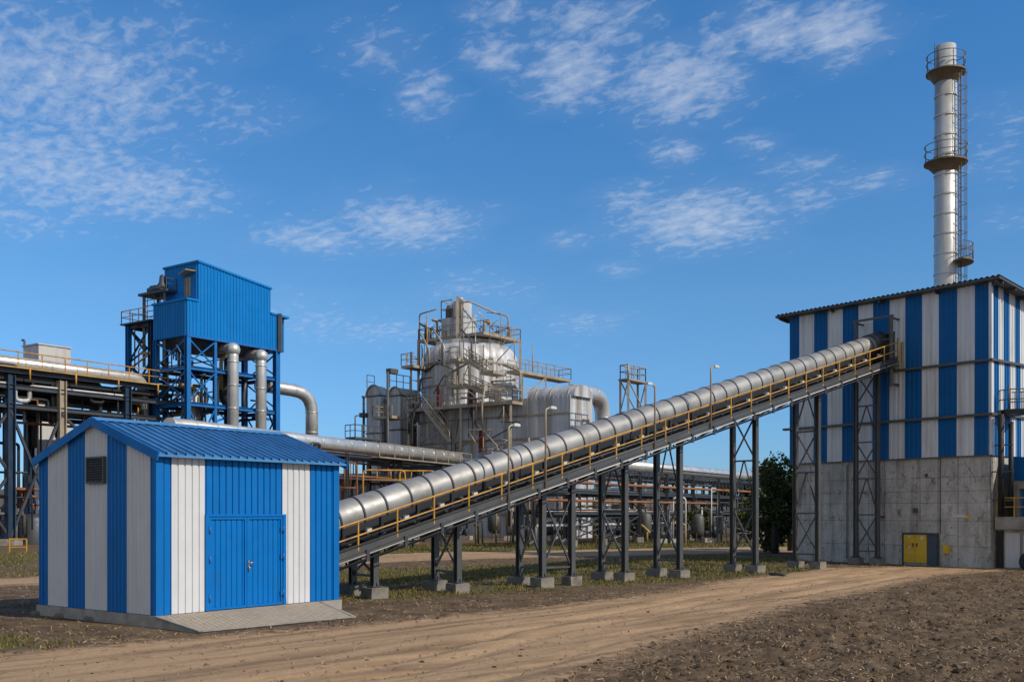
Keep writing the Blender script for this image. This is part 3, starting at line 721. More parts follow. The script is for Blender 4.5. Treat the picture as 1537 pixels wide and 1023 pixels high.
    for a_, b_ in ((d0, dm), (dm, d1)):
        m = MB(); g = .01
        m.hexa([HP(-.07,a_+g,.12), HP(-.02,a_+g,.12), HP(-.02,b_-g,.12), HP(-.07,b_-g,.12), HP(-.07,a_+g,z1), HP(-.02,a_+g,z1), HP(-.02,b_-g,z1), HP(-.07,b_-g,z1)])
        m.beam(HP(-.085,a_+.06,.5), HP(-.085,b_-.06,.5), .03, .05)
        dr = m.build('yellow_door', M['dooryellow'], root)
        h = MB(); q = dm+(.1 if a_ == dm else -.1)
        h.box(HP(-.085, q, .98), (.03,.05,.18), HA); h.build('handle', M['black'], dr)
        if a_ == d0:
            h = MB(); h.box(HP(-.073, (a_+b_)/2-.05, 1.32), (.008,.13,.17), HA); h.build('door_plate', M['white'], dr)
        else:
            h = MB(); h.box(HP(-.073, (a_+b_)/2, 1.36), (.008,.10,.10), HA); h.build('door_plate', M['white'], dr); h = MB(); h.box(HP(-.073, (a_+b_)/2, .86), (.008,.10,.12), HA); h.build('door_plate', M['white'], dr)
    m = MB(); m.hexa([HP(-.05,dk,.0), HP(-.02,dk,.0), HP(-.02,d0-.01,.0), HP(-.05,d0-.01,.0), HP(-.05,dk,z1), HP(-.02,dk,z1), HP(-.02,d0-.01,z1), HP(-.05,d0-.01,z1)])
    m.build('dark_doorway_panel', M['slate'], root)
    m = MB(); m.beam(HP(-.05,dk-.06,z1+.05), HP(-.05,d1+.06,z1+.05), .1, .08)
    for t in (dk-.04, d1+.04): m.beam(HP(-.05,t,0), HP(-.05,t,z1+.01), .1, .08)
    m.build('door_frame', M['dark'], root)
    def onwall(name, px, py, w, h, mat, dpt=.09):
        t, z = hf_.sz(px, py); m = MB(); m.box(HP(-dpt/2-.012, t, z), (dpt, w, h), HA); m.box(HP(-dpt-.016, t, z), (.01, w*.8, h*.8), HA); return m.build(name, mat, root)
    onwall('wall_box', 1421.5, 824, .30, .38, M['dooryellow']); onwall('sign_plate', 1440, 774, .62, .14, M['white'], .03); onwall('sign_plate', 1453, 775, .22, .12, M['dooryellow'], .03)
    onwall('outlet_box', 1375, 765.5, .22, .22, M['vent'], .12); onwall('outlet_box', 1391, 713, .12, .16, M['vent'], .08); onwall('outlet_box', 1325.5, 775, .2, .12, M['red'], .05)
    # conduits on the base
    for pts in (((1272,697),(1272,838)), ((1412,800),(1412,683))):
        m = MB(); q = []
        for px, py in pts:
            t, z = hf_.sz(px, py); q.append(HP(-.05, t, max(.02, z)))
        m.run(q, .022, 6); m.build('conduit', M['vent'], root)
    # pipe frame over the conveyor head
    m = MB()
    a_, za = hf_.sz(1350, 478); b_, zb = hf_.sz(1297, 487)
    lo = hf_.sz(1350, 581)[1]
    m.beam(HP(-.75,a_,lo), HP(-.75,a_,za), .16, .16); m.beam(HP(-.75,b_,zb-.95), HP(-.75,b_,za+.0), .12, .12)
    m.beam(HP(-.75,a_-.12,za+.05), HP(-.75,b_+.12,za+.05), .10, .10)
    for t in (a_, b_): m.beam(HP(-.75,t,za-.05), HP(-.0,t,za-.05), .08, .08)
    m.beam(HP(-.75,a_,lo+.1), HP(0,a_,lo+.1), .1, .1); m.beam(HP(-.7,a_,za-1.05), HP(-.7,a_+.75,za-1.05), .06, .06)
    m.build('head_frame', M['vent'], root)
    # round caged balcony high on the sunny side
    t = -.55; s = 1.3; z = 7.25
    m = MB(); m.lathe([(.0,z-.28),(.55,z-.22),(.75,z),(.0,z+.001)], HP(s,t,0), 16, 0, False)
    for q in (.45, .9):
        m.tube([HP(s,t,z+q)+V(math.cos(i*.3927)*.74, math.sin(i*.3927)*.74, 0) for i in range(17)], .025, 5, 0, False)
    for i in range(16): m.tube([HP(s,t,z)+V(math.cos(i*.3927)*.74, math.sin(i*.3927)*.74, 0), HP(s,t,z+.9)+V(math.cos(i*.3927)*.74, math.sin(i*.3927)*.74, 0)], .02, 5)
    m.tube([HP(s-.9,t-.1,z+.0), HP(s-.9,t-.1,z+1.1)], .03, 5); m.beam(HP(s-.2,0,z-.2), HP(s-.2,-1.1,z-.2), .1, .14)
    m.build('balcony', M['vent'], root)
    return root
hall = make_hall()

# lean-to beside the hall
def make_annex():
    root = thing('annex', HP(.8,-2.6,0), 'low concrete annex with blue upper storey and yellow railed landing beside the striped hall', 'annex')
    s0, t0, t1 = .45, -.12, -5.0
    def slab(m, a, b, c, d, e, f, mi=0): m.hexa([HP(a,c,e), HP(b,c,e), HP(b,d,e), HP(a,d,e), HP(a,c,f), HP(b,c,f), HP(b,d,f), HP(a,d,f)], mi)
    m = MB(); slab(m, s0, 7, t1, t0, -.2, 1.75); slab(m, s0+.5, 7, t1, t0-.3, 1.76, 4.15); m.build('wall', M['panel'], root)
    m = MB(); slab(m, s0-.25, 7, t1, t0, 1.77, 2.35); m.build('landing', M['concrete'], root)
    m = MB(); m.hexa([HP(s0+.42,t1,4.0), HP(7.1,t1,4.0), HP(7.1,t0-.28,4.0), HP(s0+.42,t0-.28,4.0), HP(s0+.42,t1,4.72), HP(7.1,t1,4.6), HP(7.1,t0-.28,5.05), HP(s0+.42,t0-.28,5.12)]); m.build('blue_fascia', M['hallblue'], root)
    m = MB(); slab(m, s0+.3, s0+.49, t1, -.55, 3.62, 3.95); slab(m, s0+.3, s0+.49, -.95, -.56, 2.36, 3.61); m.build('portal', M['concrete'], root)
    m = MB(); slab(m, s0+.40, s0+.49, -2.6, -1.02, 2.36, 3.6); slab(m, s0+.36, s0+.399, -1.8, -1.76, 2.4, 3.55); m.build('blue_door', M['hallblue'], root)
    m = MB(); pts = [HP(s0-.22, t0-.05, 2.35), HP(s0-.22, t1, 2.35)]; handrail(m, pts, .85, .03, .8); m.build('handrail', M['yellow'], root)
    m = MB(); slab(m, s0-.06, s0-.012, -1.15, -.5, .05, 1.62); slab(m, s0-.05, s0-.012, -3.0, -1.3, .1, 1.5); m.build('panel', M['pale'], root)
    m = MB(); slab(m, s0-.1, s0-.012, -.40, -.13, -.1, 1.7); m.build('downpipe', M['black'], root)
    # tall dark ducts up the corner
    r = thing('duct', HP(.2,-.45,2.3), 'pair of tall black ducts climbing the sunny corner of the hall', 'duct')
    m = MB(); m.run([HP(.15,-.42,2.36), HP(.15,-.42,7.0)], .13, 10); m.run([HP(.35,-.78,2.36), HP(.35,-.78,6.6)], .10, 10); m.build('pipe', M['black'], r)
    for z in (3.1, 4.4, 5.6, 6.6): m = MB(); m.beam(HP(.2,-.0,z), HP(.2,-.95,z), .05, .06); m.build('bracket', M['vent'], r)
    # a wheel left against the wall
    w = thing('tyre', HP(-.15,-1.75,.42), 'worn black tyre leaning on the annex wall', 'tyre')
    m = MB(); c = HP(.05,-1.75,.40)
    ring = [c+hv*(math.cos(i*math.pi/12)*.30)+UP*(math.sin(i*math.pi/12)*.30)+hu*(-.10+.12*math.sin(i*math.pi/12)) for i in range(25)]
    m.tube(ring, .12, 10, 0, False); m.build('tread', M['black'], w)
    m = MB(); m.tube([c+hu*-.02, c+hu*.03], .19, 16); m.build('rim', M['vent'], w)
make_annex()

# ------------------------------------------------------------------ chimney
def make_chimney():
    Y = 54.0; X = (1419.5-CX)/F*Y; C = V(X, Y, 0); zt = H+(HZ-70)/F*Y
    zy = lambda py: H+(HZ-py)/F*Y
    root = thing('chimney', C, 'tall silver steel chimney with ladder and three ringed platforms behind the striped hall', 'chimney')
    m = MB(); m.lathe([(.60,0),(.585,14),(.545,zt-1.6),(.51,zt-1.59),(.51,zt),(.47,zt),(.47,zt-.6),(.0,zt-.6)], C, 40); m.build('shaft', M['chimney'], root)
    z = zy(412)
    while z < zt-.8:
        m = MB(); f = .585-.04*(z-14)/(zt-14); m.lathe([(f,z-.04),(f+.03,z-.035),(f+.03,z+.035),(f,z+.04)], C, 40, 0, False); m.build('band', M['chimney'], root); z += 1.03
    for py, r, full in ((103, .98, True), (238, 1.08, True), (388, 1.35, False)):
        zp = zy(py+6)
        m = MB(); a0, a1 = (0, 2*math.pi) if full else (-1.3, 1.3)
        K = 24; ring = [a0+(a1-a0)*i/K for i in range(K+1)]
        pt = lambda t, q, zz: C+V(math.cos(t)*q, math.sin(t)*q, zz)
        for t, t2 in zip(ring, ring[1:]):
            m.hexa([pt(t,.56,zp-.08), pt(t,r,zp-.08), pt(t2,r,zp-.08), pt(t2,.56,zp-.08), pt(t,.56,zp), pt(t,r,zp), pt(t2,r,zp), pt(t2,.56,zp)])
            if full:
                m.poly([pt(t,.57,zp-.55), pt(t2,.57,zp-.55), pt(t2,r*.92,zp-.082), pt(t,r*.92,zp-.082)])
        pf = m.build('platform', M['brown'], root)
        m = MB()
        for q in (.45, .85): m.tube([pt(t, r-.03, zp+q) for t in ring], .022, 5, 0, not full)
        for t in ring[::3]: m.tube([pt(t,r-.03,zp), pt(t,r-.03,zp+.85)], .022, 5)
        m.build('handrail', M['brown'], pf)
    # caged ladder up the right side
    m = MB(); z0, z1 = 11.5, zy(110)
    ax = V(.80, -.60, 0).normalized(); ay = V(.6, .8, 0)
    o = C+ax*.70
    for s in (-.2, .2): m.tube([o+ay*s+UP*z0, o+ay*s+UP*z1], .028, 5)
    z = z0
    while z < z1: m.tube([o-ay*.2+UP*z, o+ay*.2+UP*z], .016, 4); z += .3
    ld = m.build('ladder', M['brown'], root)
    m = MB(); z = z0+1.8
    arc = [i*math.pi/8 for i in range(9)]
    while z < z1:
        m.tube([o+ay*(math.cos(t)*.33)+ax*(.02+math.sin(t)*.32)+UP*z for t in arc], .018, 4); z += .75
    for t in arc[1::2]: m.tube([o+ay*(math.cos(t)*.33)+ax*(.02+math.sin(t)*.32)+UP*(z0+1.8), o+ay*(math.cos(t)*.33)+ax*(.02+math.sin(t)*.32)+UP*z1], .014, 4)
    m.build('ladder_cage', M['brown'], ld)
    m = MB(); m.tube([C+V(-.62,-.1,zy(103)), C+V(-.62,-.1,zt+.15)], .02, 5); m.build('lightning_rod', M['vent'], root)
make_chimney()

# ------------------------------------------------------------------ conveyor
CD = Vector((.74117, .67132)); CN = Vector((-CD.y, CD.x)); CA = Vector((-4.06, 30.5))+CN*.6
CANG = math.atan2(CD.y, CD.x)
def z0(s): return 1.485+.274*s
def K(s, w=0, h=0): q = CA+CD*s-CN*w; return V(q.x, q.y, z0(s)+h)
S0, S1 = -2.45, 30.75
def make_conveyor():
    root = thing('conveyor', K(S0,0,-z0(S0)), 'long sloping conveyor with round grey cover rising from the shed to the hall', 'conveyor')
    TH, TR = 1.09, .50
    m = MB(); k = 64
    m.tube([K(S0+(S1-S0)*i/k, 0, TH) for i in range(k+1)], TR, 28); cv = m.build('cover', M['galv'], root)
    s = S0+.45; up = (K(1)-K(0)).normalized(); i = 0
    while s < S1-.2:
        m = MB(); c = K(s,0,TH)
        m.tube([c-up*.028, c+up*.028], TR+.022, 28, 0); m.tube([c+up*.032, c+up*.062], TR+.012, 28, 1)
        m.build('band', [M['dark'], M['galv']], cv); s += .84+(.07 if i % 3 == 0 else -.03); i += 1
    for w in (-.6, .6):
        m = MB(); m.ibeam(K(S0,w,.13), K(S1-.2,w,.13), .10, .26, .022); m.build('stringer', M['steel'], root)
    m = MB()                                           # walkway decks outside the stringers
    for a_, b_ in ((.66, 1.30), (-1.2, -.66)):
        for s in range(int(S0), 30):
            s_a, s_b = max(s, S0), min(s+.985, S1-.6)
            m.hexa([K(s_a,a_,.20), K(s_b,a_,.20), K(s_b,b_,.20), K(s_a,b_,.20), K(s_a,a_,.235), K(s_b,a_,.235), K(s_b,b_,.235), K(s_a,b_,.235)])
    wk = m.build('walkway', M['vent'], root)
    m = MB()
    for w in (1.31, -1.21): m.beam(K(S0,w,.25), K(S1-.6,w,.25), .012, .17); m.beam(K(S0,w-.02*(1 if w > 0 else -1),.12), K(S1-.6,w-.02*(1 if w > 0 else -1),.12), .08, .06)
    m.build('toe_board', M['steel'], wk)
    m = MB(); s = S0+.1
    while s < S1-.4:                                   # cross beams and brackets
        m.beam(K(s,-1.2,.05), K(s,1.3,.05), .08, .09); m.beam(K(s,.66,-.22), K(s,1.28,.03), .05, .05); m.beam(K(s,.62,-.22), K(s,.62,.05), .05, .05)
        m.beam(K(s,-.5,.2), K(s,-.5,.85), .07, .07); m.beam(K(s,.5,.2), K(s,.5,.85), .07, .07); s += 1.35
    m.build('cross_beam', M['dark'], root)
    m = MB(); s = S0+.1; flip = 0
    while s < S1-1.5:
        for w in (-.6, .6): m.beam(K(s,w,-.26), K(s+1.35,w,-.26), .07, .07); m.beam(K(s,w,-.26 if flip else 0), K(s+1.35,w,0 if flip else -.26), .045, .045)
        s += 1.35; flip = 1-flip
    m.build('lower_chord', M['dark'], root)
    m = MB(); m.beam(K(S0,0,.62), K(S1-.1,0,.62), .84, .04); m.beam(K(S0,0,.33), K(S1-.1,0,.33), .80, .025); m.beam(K(S0,-.42,.72), K(S1,-.42,.72), .03, .3); m.beam(K(S0,.42,.74), K(S1,.42,.74), .03, .22)
    m.build('belt', M['black'], root)
    s = S0+.5
    m = MB()
    while s < S1-.5:
        m.tube([K(s,-.46,.29), K(s,.46,.29)], .055, 8); m.tube([K(s+.6,-.46,.56), K(s+.6,.46,.56)], .055, 8); m.box(K(s+.6,.47,.5), (.09,.05,.16), CANG); s += 1.2
    m.build('idler', M['steel'], root)
    for w, sa in ((1.30, S0+.05), (-1.20, S0+.05)):
        m = MB(); pts = [K(sa,w,.235), K(S1-.55,w,.235)]
        handrail(m, pts, .835, .032, 1.38, n=6); m.build('handrail', M['yellow'], root)
    # cable tray and conduit along the near side
    for w_, h_, mt_ in ((1.335,.06,'lamp'), (1.335,.38,'steel'), (1.34,-.06,'dark')):
        m = MB(); m.tube([K(S0,w_,h_), K(S1-.6,w_,h_)], .024, 6); m.build('conduit', M[mt_], root)
    s = S0+.35
    while s < S1-.8:
        m = MB(); m.box(K(s,1.345,.02), (.11,.06,.34), CANG); m.build('bracket', M['dark'], root)
        m = MB(); m.box(K(s+.45,.74,.62), (.16,.10,.13), CANG); m.build('idler_guard', M['lamp'], root); s += 1.35
    m = MB(); m.tube([K(S0,.66,.42), K(S1-.5,.66,.42)], .03, 6); m.tube([K(S0,.70,-.03), K(S1-.5,.70,-.03)], .025, 6); m.build('conduit', M['dark'], root)
    # head hood at the hall end and tail pulley at the shed end
    m = MB(); m.tube([K(S1-1.1,0,TH+.02), K(S1+.5,0,TH+.02)], .545, 24); m.box(K(S1-.05,.0,.62), (.7,1.25,.9), CANG); hd = m.build('head_hood', M['dark'], root)
    m = MB()
    for w in (1.3,-1.2): m.beam(K(S1-.55,w,.2), K(S1-.55,w,1.25), .09, .09); m.beam(K(S1-.15,w,-.2), K(S1-.15,w,1.0), .08, .08)
    m.beam(K(S1-.6,.6,-.15), K(S1+.1,1.3,.0), .1, .25)
    m.build('head_post', M['ochre'], root)
    m = MB(); m.box(K(S0-.12,0,.35), (.3,1.3,.75), CANG); m.tube([K(S0+.1,-.55,.45), K(S0+.1,.55,.45)], .2, 14); m.build('tail_box', M['dark'], root)
make_conveyor()

def trestle(slist, label, three=False):
    s = slist[0]; base = K(s, 0, -z0(s))
    root = thing('conveyor_trestle', base, label, 'steel trestle', 'steel trestles under the conveyor')
    legs = [(s, .6), (s, -.55)]+([(slist[1], .6)] if len(slist) > 1 else [])
    ax = (CN.x, CN.y, 0)
    ends = []
    for ss, w in legs:
        p = K(ss, w, 0); g = gz(p.x, p.y); top = z0(ss)-.16
        m = MB(); k_ = R.uniform(.92, 1.06); m.box(V(p.x,p.y,g+.09), (.58*k_,.55*k_,.46), CANG+R.uniform(-.05,.05))
        for i_ in range(4, 8): m.v[i_] = m.v[i_]+V(R.uniform(-.02,.02), R.uniform(-.02,.02), R.uniform(-.018,.008))
        o = m.build('footing', M['footing'], root)
        bt = MB(); bt.box(V(p.x,p.y,g+.345), (.36,.34,.03), CANG)
        for i, j in ((-1,-1),(1,-1),(1,1),(-1,1)): q = V(p.x,p.y,0)+v3(CD)*(.13*i)+v3(CN)*(.12*j); bt.tube([q+UP*(g+.36), q+UP*(g+.40)], .018, 6)
        for sg in (-1, 1): bt.poly([V(p.x,p.y,g+.36)+v3(CN)*sg*.06, V(p.x,p.y,g+.36)+v3(CN)*sg*.17, V(p.x,p.y,g+.56)+v3(CN)*sg*.06])
        bt.build('base_plate', M['dark'], o)
        m = MB(); m.ibeam(V(p.x,p.y,g+.36), V(p.x,p.y,top), .19, .20, .026, 0, (ax[0],ax[1],0)); m.box(V(p.x,p.y,top-.02), (.3,.3,.03), CANG); m.build('column', M['steel'], root)
        ends.append((V(p.x,p.y,g+.5), V(p.x,p.y,top)))
    m = MB(); m.beam(ends[0][1]+UP*.06-v3(CN)*.15, ends[1][1]+UP*.06+v3(CN)*.15, .16, .15)
    for e in ends: m.box(e[1]+UP*.13, (.16,.14,.10), CANG)
    m.build('cap_beam', M['dark'], root)
    prs = [(ends[0], ends[1])]+([(ends[0], ends[2])] if len(ends) > 2 else [])
    m = MB()
    for A, B in prs:
        h = min(A[1].z, B[1].z)-.5; n = max(1, round(h/1.95)) ; za = [.25+(h)*i/n for i in range(n+1)]
        for i in range(n):
            p0, p1 = A[0]+UP*0, B[0]+UP*0
            L0 = lambda z: V(A[0].x, A[0].y, A[0].z+z); R0 = lambda z: V(B[0].x, B[0].y, B[0].z+z)
            b0, b1 = za[i]-.1, za[i+1]-.1
            if b1 > A[1].z-A[0].z: b1 = A[1].z-A[0].z
            o = v3(CD)*.03
            if i % 2 == 0 or n == 1:
                m.beam(L0(b0)+o, R0(b1)+o, .055, .055); m.beam(R0(b0)-o, L0(b1)-o, .055, .055)
            else:
                mid = L0(b1).lerp(R0(b1), .5); m.beam(L0(b0)+o, mid+o, .055, .055); m.beam(R0(b0)-o, mid-o, .055, .055)
            m.beam(L0(b0), R0(b0), .06, .07)
            if i == n-1: m.beam(L0(b1), R0(b1), .06, .07)
    m.build('cross_bracing', M['steel'], root)
trestle([0.0], 'shortest steel trestle on concrete feet, right beside the striped shed')
trestle([3.16], 'low steel trestle, second from the shed under the conveyor')
trestle([6.87, 8.29], 'three legged braced trestle on three concrete feet under the conveyor')
trestle([11.07], 'steel trestle just after the three legged one, towards the hall')
trestle([14.25], 'mid height trestle, fourth before the hall under the conveyor')
trestle([19.30], 'tall trestle standing alone against the sky before the hall')
trestle([24.14], 'tall trestle before the left edge of the striped hall')
trestle([29.5], 'tallest trestle under the conveyor head, left of the yellow doors')

rp = Face((CA-CN*1.36).x, (CA-CN*1.36).y, CANG)
def conv_lamp(px, ptop, side, label):
    s, zt = rp.sz(px, ptop); p = K(s, 1.36, 0); zb = z0(s)+.15
    r = thing('lamp_post', V(p.x,p.y,zb), label, 'lamp post', 'lamp posts along the conveyor')
    dx = v3(CD)*(.34*side)
    m = MB(); m.run([V(p.x,p.y,zb), V(p.x,p.y,zt-.05), V(p.x,p.y,zt)+dx*.7], .034, 7, 0, .14); m.build('post', M['rail'], r)
    m = MB(); c = V(p.x,p.y,zt+.0)+dx*.95
    m.box(c, (.26,.13,.07), CANG); m.box(c+UP*.045, (.20,.10,.03), CANG); m.build('lamp_head', M['lamp'], r)
conv_lamp(763.5, 637, 1, 'yellowish lamp post on the conveyor in front of the boiler casing')
conv_lamp(819, 611, 1, 'slim pale lamp post on the conveyor before the blue grey boiler casing end')
conv_lamp(983, 577, -1, 'lamp post on the conveyor with its arm bent left beside the scaffold tower')
conv_lamp(1067, 549, 1, 'lamp post rising alone against the sky on the upper conveyor')

# ------------------------------------------------------------------ the plant behind: shared makers
GA = .93; GU = V(math.cos(GA), math.sin(GA), 0); GV = V(-math.sin(GA), math.cos(GA), 0)
def gface(px, Y, a=GA): p = at(px, 0, Y); return Face(p.x, Y, a)
def xy(px, Y): p = at(px, 0, Y); return V(p.x, Y, 0)
PIPES = 0
def pipe(pts, r, mat, label, group, n=8, bend=None, name='pipe', rings=None):
    """one pipe is one thing; rings = spacing of its joint bands"""
    pts = [Vector(p) for p in pts]
    m = MB(); m.run(pts, r, n, 0, bend)
    if rings is None:
        o = m.build(name, mat, None, pts[0]); return tag(o, label, 'pipe', group)
    root = thing(name, pts[0], label, 'pipe', group)
    m.build('shell', mat, root)
    for p, q in zip(pts, pts[1:]):
        d = (q-p).normalized(); Ln = (q-p).length; k = int(Ln/rings)
        for i in range(1, k+1):
            c = p+d*(i*Ln/(k+1)); b = MB(); b.tube([c-d*.05, c+d*.05], r*1.035, max(12, n), 0); b.build('joint_band', mat, root)
    return root
def lattice(m, A, B, z0, z1, n, w=.12, mi=0):
    for i in range(n):
        a, b = z0+(z1-z0)*i/n, z0+(z1-z0)*(i+1)/n
        m.beam(V(A.x,A.y,a), V(B.x,B.y,b), w, w, mi); m.beam(V(B.x,B.y,a), V(A.x,A.y,b), w, w, mi)

def rack(label, fc, cols, width, zbeams, ztop, mats, cw=.45, bw=.35, brace=True, s_ext=(0, 0)):
    """steel rack: pairs of columns at distances `cols` along the face, girders and cross beams at the heights zbeams"""
    d = v3(fc.d); nb = V(-fc.d.y, fc.d.x, 0)
    P = lambda s, w, z: V(fc.o.x, fc.o.y, 0)+d*s+nb*w+UP*z
    root = thing('pipe_rack', P((cols[0]+cols[-1])/2, width/2, 0), label, 'pipe rack')
    for i, s in enumerate(cols):
        for w in (0, width):
            m = MB(); p = P(s, w, -.3); m.ibeam(p, P(s, w, ztop), cw, cw, cw*.12, 0, d); m.build('column', mats[0 if w else (1 if len(mats) > 2 and i == 2 else 0)], root)
            f = MB(); f.box(P(s, w, .15), (cw*2.2, cw*2.2, .7), 0); f.build('footing', M['concrete'], root)
        for z in zbeams:
            m = MB(); m.ibeam(P(s, 0, z), P(s, width, z), bw*.7, bw, .03); m.build('cross_beam', mats[-1], root)
    a, b = cols[0]-s_ext[0], cols[-1]+s_ext[1]
    for z in zbeams:
        for w in (-.02, width+.02):
            m = MB(); m.ibeam(P(a, w, z+bw*.9), P(b, w, z+bw*.9), bw*.7, bw, .03); m.build('girder', mats[-1], root)
    if brace:
        for i, (s, t) in enumerate(zip(cols, cols[1:])):
            m = MB(); lattice(m, P(s,0,0), P(t,0,0), .6, zbeams[0] if len(zbeams) > 1 else ztop, 1 if i % 2 else 2, cw*.32); m.build('bracing', mats[-1], root)
    return root, P

def rack_pipes(P, s0, s1, width, levels, label, group, n, seed, rmin=.06, rmax=.20, mats=('dark','duct','rust','alu','darkblue','black'), drops=.6, zmin=.8):
    g = random.Random(seed)
    for i in range(n):
        z = g.choice(levels); w = g.uniform(.1, width-.1); r = g.uniform(rmin, rmax) if g.random() < .6 else rmin
        a = s0+(s1-s0)*g.uniform(0, .6) if g.random() < .6 else s0
        b = a+(s1-a)*g.uniform(.35, 1)
        zz = z+.3+r; pts = []
        if g.random() < drops: pts.append(P(a, w, max(zmin, zz-g.uniform(1.2, 4.5))))
        pts.append(P(a, w, zz))
        if g.random() < .45:
            m_ = (a+b)/2; dz = g.choice((-.7, .6, -1.2)); pts += [P(m_, w, zz), P(m_, w, zz+dz), P(m_+1.2, w, zz+dz)]
            if g.random() < .6: pts += [P(m_+1.2, w, zz)]
            else: zz += dz
        pts.append(P(b, w, zz))
        if g.random() < drops: pts.append(P(b, w, max(zmin, zz-g.uniform(1.5, 6))))
        pipe(pts, r, M[g.choice(mats)], label, group, 7)

def clad(m, C, u, v, Lu, Lv, z0_, z1_, pitch=.4, depth=.05, mi=0, top=True):
    c0, c1 = (lambda s: z0_), (lambda s: z1_)
    f = lambda s: mi
    corrug(m, C, u, -v, Lu, c0, c1, f, pitch, depth); corrug(m, C+v*Lv, u, v, Lu, c0, c1, f, pitch, depth)
    corrug(m, C, v, -u, Lv, c0, c1, f, pitch, depth); corrug(m, C+u*Lu, v, u, Lv, c0, c1, f, pitch, depth)
    for z in ((z0_, z1_) if top else (z0_,)): m.poly([C+UP*z, C+u*Lu+UP*z, C+u*Lu+v*Lv+UP*z, C+v*Lv+UP*z], mi)

# ------------------------------------------------------------------ blue elevated tower
def make_tower():
    Y = 90; a = .95; fr = gface(281, Y, a); lf = gface(281, Y, a+math.pi/2)
    u = v3(fr.d); v = v3(lf.d); C = V(fr.o.x, fr.o.y, 0)
    P = lambda s, t, z: C+u*s+v*t+UP*z
    root = thing('blue_tower', P(5, 2, 0), 'bright blue ribbed metal house raised on a braced blue steel frame', 'industrial tower')
    zb = fr.sz(281, 502.5)[1]; s1, z1 = fr.sz(298, 450); _, z1a = fr.sz(281, 449); _, z2 = fr.sz(298, 393); s2, z3 = fr.sz(406, 434); _, z4 = fr.sz(406, 471); s3, z5 = fr.sz(431.5, 478); sc = fr.s(418)
    w0 = lf.s(230); z1b = z1a
    wu = w0*1.0
    m = MB()
    def top(s): return z1a if s < s1 else (z2+(z3-z2)*(s-s1)/(s2-s1) if s < s2 else z4+(z5-z4)*(s-s2)/(s3-s2))
    for lo, hi in ((0, s1), (s1, s2), (s2, sc)):
        corrug(m, P(lo,0,0), u, -v, hi-lo, lambda s: zb, lambda s, lo=lo: top(min(lo+s, hi-.001)), lambda s: 0, .36, .06)
        corrug(m, P(lo,w0,0), u, v, hi-lo, lambda s: zb, lambda s, lo=lo: top(min(lo+s, hi-.001)), lambda s: 0, .36, .06)
    corrug(m, P(sc,.5,0), u, -v, s3-sc, lambda s: zb, lambda s: z5, lambda s: 0, .36, .06)
    corrug(m, P(0,0,0), v, -u, w0, lambda s: zb, lambda s: z1a, lambda s: 0, .36, .06)
    corrug(m, P(s1,0,0), v, -u, w0, lambda s: z1a, lambda s: z2, lambda s: 0, .36, .06)
    corrug(m, P(s2,0,0), v, u, w0, lambda s: z4-.3, lambda s: z3, lambda s: 0, .36, .06)
    corrug(m, P(s3,.5,0), v, u, w0-.5, lambda s: zb, lambda s: z5, lambda s: 0, .36, .06)
    m.poly([P(0,0,zb), P(s3,.5,zb), P(s3,w0,zb), P(0,w0,zb)])
    m.poly([P(sc,0,zb), P(sc,.5,zb), P(sc,.5,z5), P(sc,0,z5)])
    m.build('cladding', M['towerblue'], root)
    m = MB()
    def flatroof(a_, b_, za, zb_):
        o = .12; m.hexa([P(a_-o,-o,za-.02), P(b_+o,-o,zb_-.02), P(b_+o,w0+o,zb_-.02), P(a_-o,w0+o,za-.02), P(a_-o,-o,za+.16), P(b_+o,-o,zb_+.16), P(b_+o,w0+o,zb_+.16), P(a_-o,w0+o,za+.16)])
    flatroof(0, s1-.14, z1a, z1a); flatroof(s1, s2, z2, z3); flatroof(s2+.14, s3, z4, z5)
    m.build('roof', M['towerblue'], root)
    m = MB(); m.hexa([P(-.03,-.10,zb-.12), P(sc,-.10,zb-.12), P(sc,.1,zb-.12), P(-.03,.1,zb-.12), P(-.03,-.10,zb+.1), P(sc,-.10,zb+.1), P(sc,.1,zb+.1), P(-.03,.1,zb+.1)]); m.build('bottom_trim', M['steelblue'], root)
    ts, tz = lf.sz(268, 440)
    m = MB(); q = w0*.22; m.hexa([P(s1-.06,q,z1a+.6), P(s1-.0,q,z1a+.6), P(s1-.0,q+.8,z1a+.6), P(s1-.06,q+.8,z1a+.6), P(s1-.06,q,z1a+2.3), P(s1-.0,q,z1a+2.3), P(s1-.0,q+.8,z1a+2.3), P(s1-.06,q+.8,z1a+2.3)]); m.beam(P(s1-.5,q-.6,z1a+2.75), P(s1-.1,q+.9,z1a+2.6), .9, .07); m.build('door', M['ochre'], root)
    # frame
    cols = [(.15,.15,.42), (fr.s(324),.15,.28), (sc-.15,.12,.5), (.15,w0-.2,.40), (fr.s(324),w0-.2,.3), (sc-.2,w0-.2,.45), (fr.s(382),w0*.8,.45)]
    for s, t, w in cols:
        m = MB(); m.ibeam(P(s,t,-.3), P(s,t,zb), w, w, w*.13, 0, -v); m.build('column', M['steelblue'], root)
        m = MB(); m.box(P(s,t,.2), (1.1,1.1,.8), a); m.build('footing', M['concrete'], root)
    m = MB(); m.beam(P(sc+.02,-.2,zb-.2), P(sc+.02,-.2,z5+.25), .5, .3); m.build('corner_post', M['steel'], root)
    smid = fr.s(324); hs = [2.6, 6.0, fr.sz(300, 607)[1], fr.sz(300, 553)[1]]
    for z in hs:
        for p, q in ((P(.15,.1,z), P(smid,.1,z)), (P(smid,.1,z), P(sc,.1,z)), (P(.15,w0-.2,z), P(sc,w0-.2,z)), (P(.15,.1,z), P(.15,w0-.2,z)), (P(sc,.1,z), P(sc,w0-.2,z)), (P(smid,.1,z), P(smid,w0-.2,z))):
            m = MB(); m.ibeam(p, q, .26, .34, .03); m.build('beam', M['steelblue'], root)
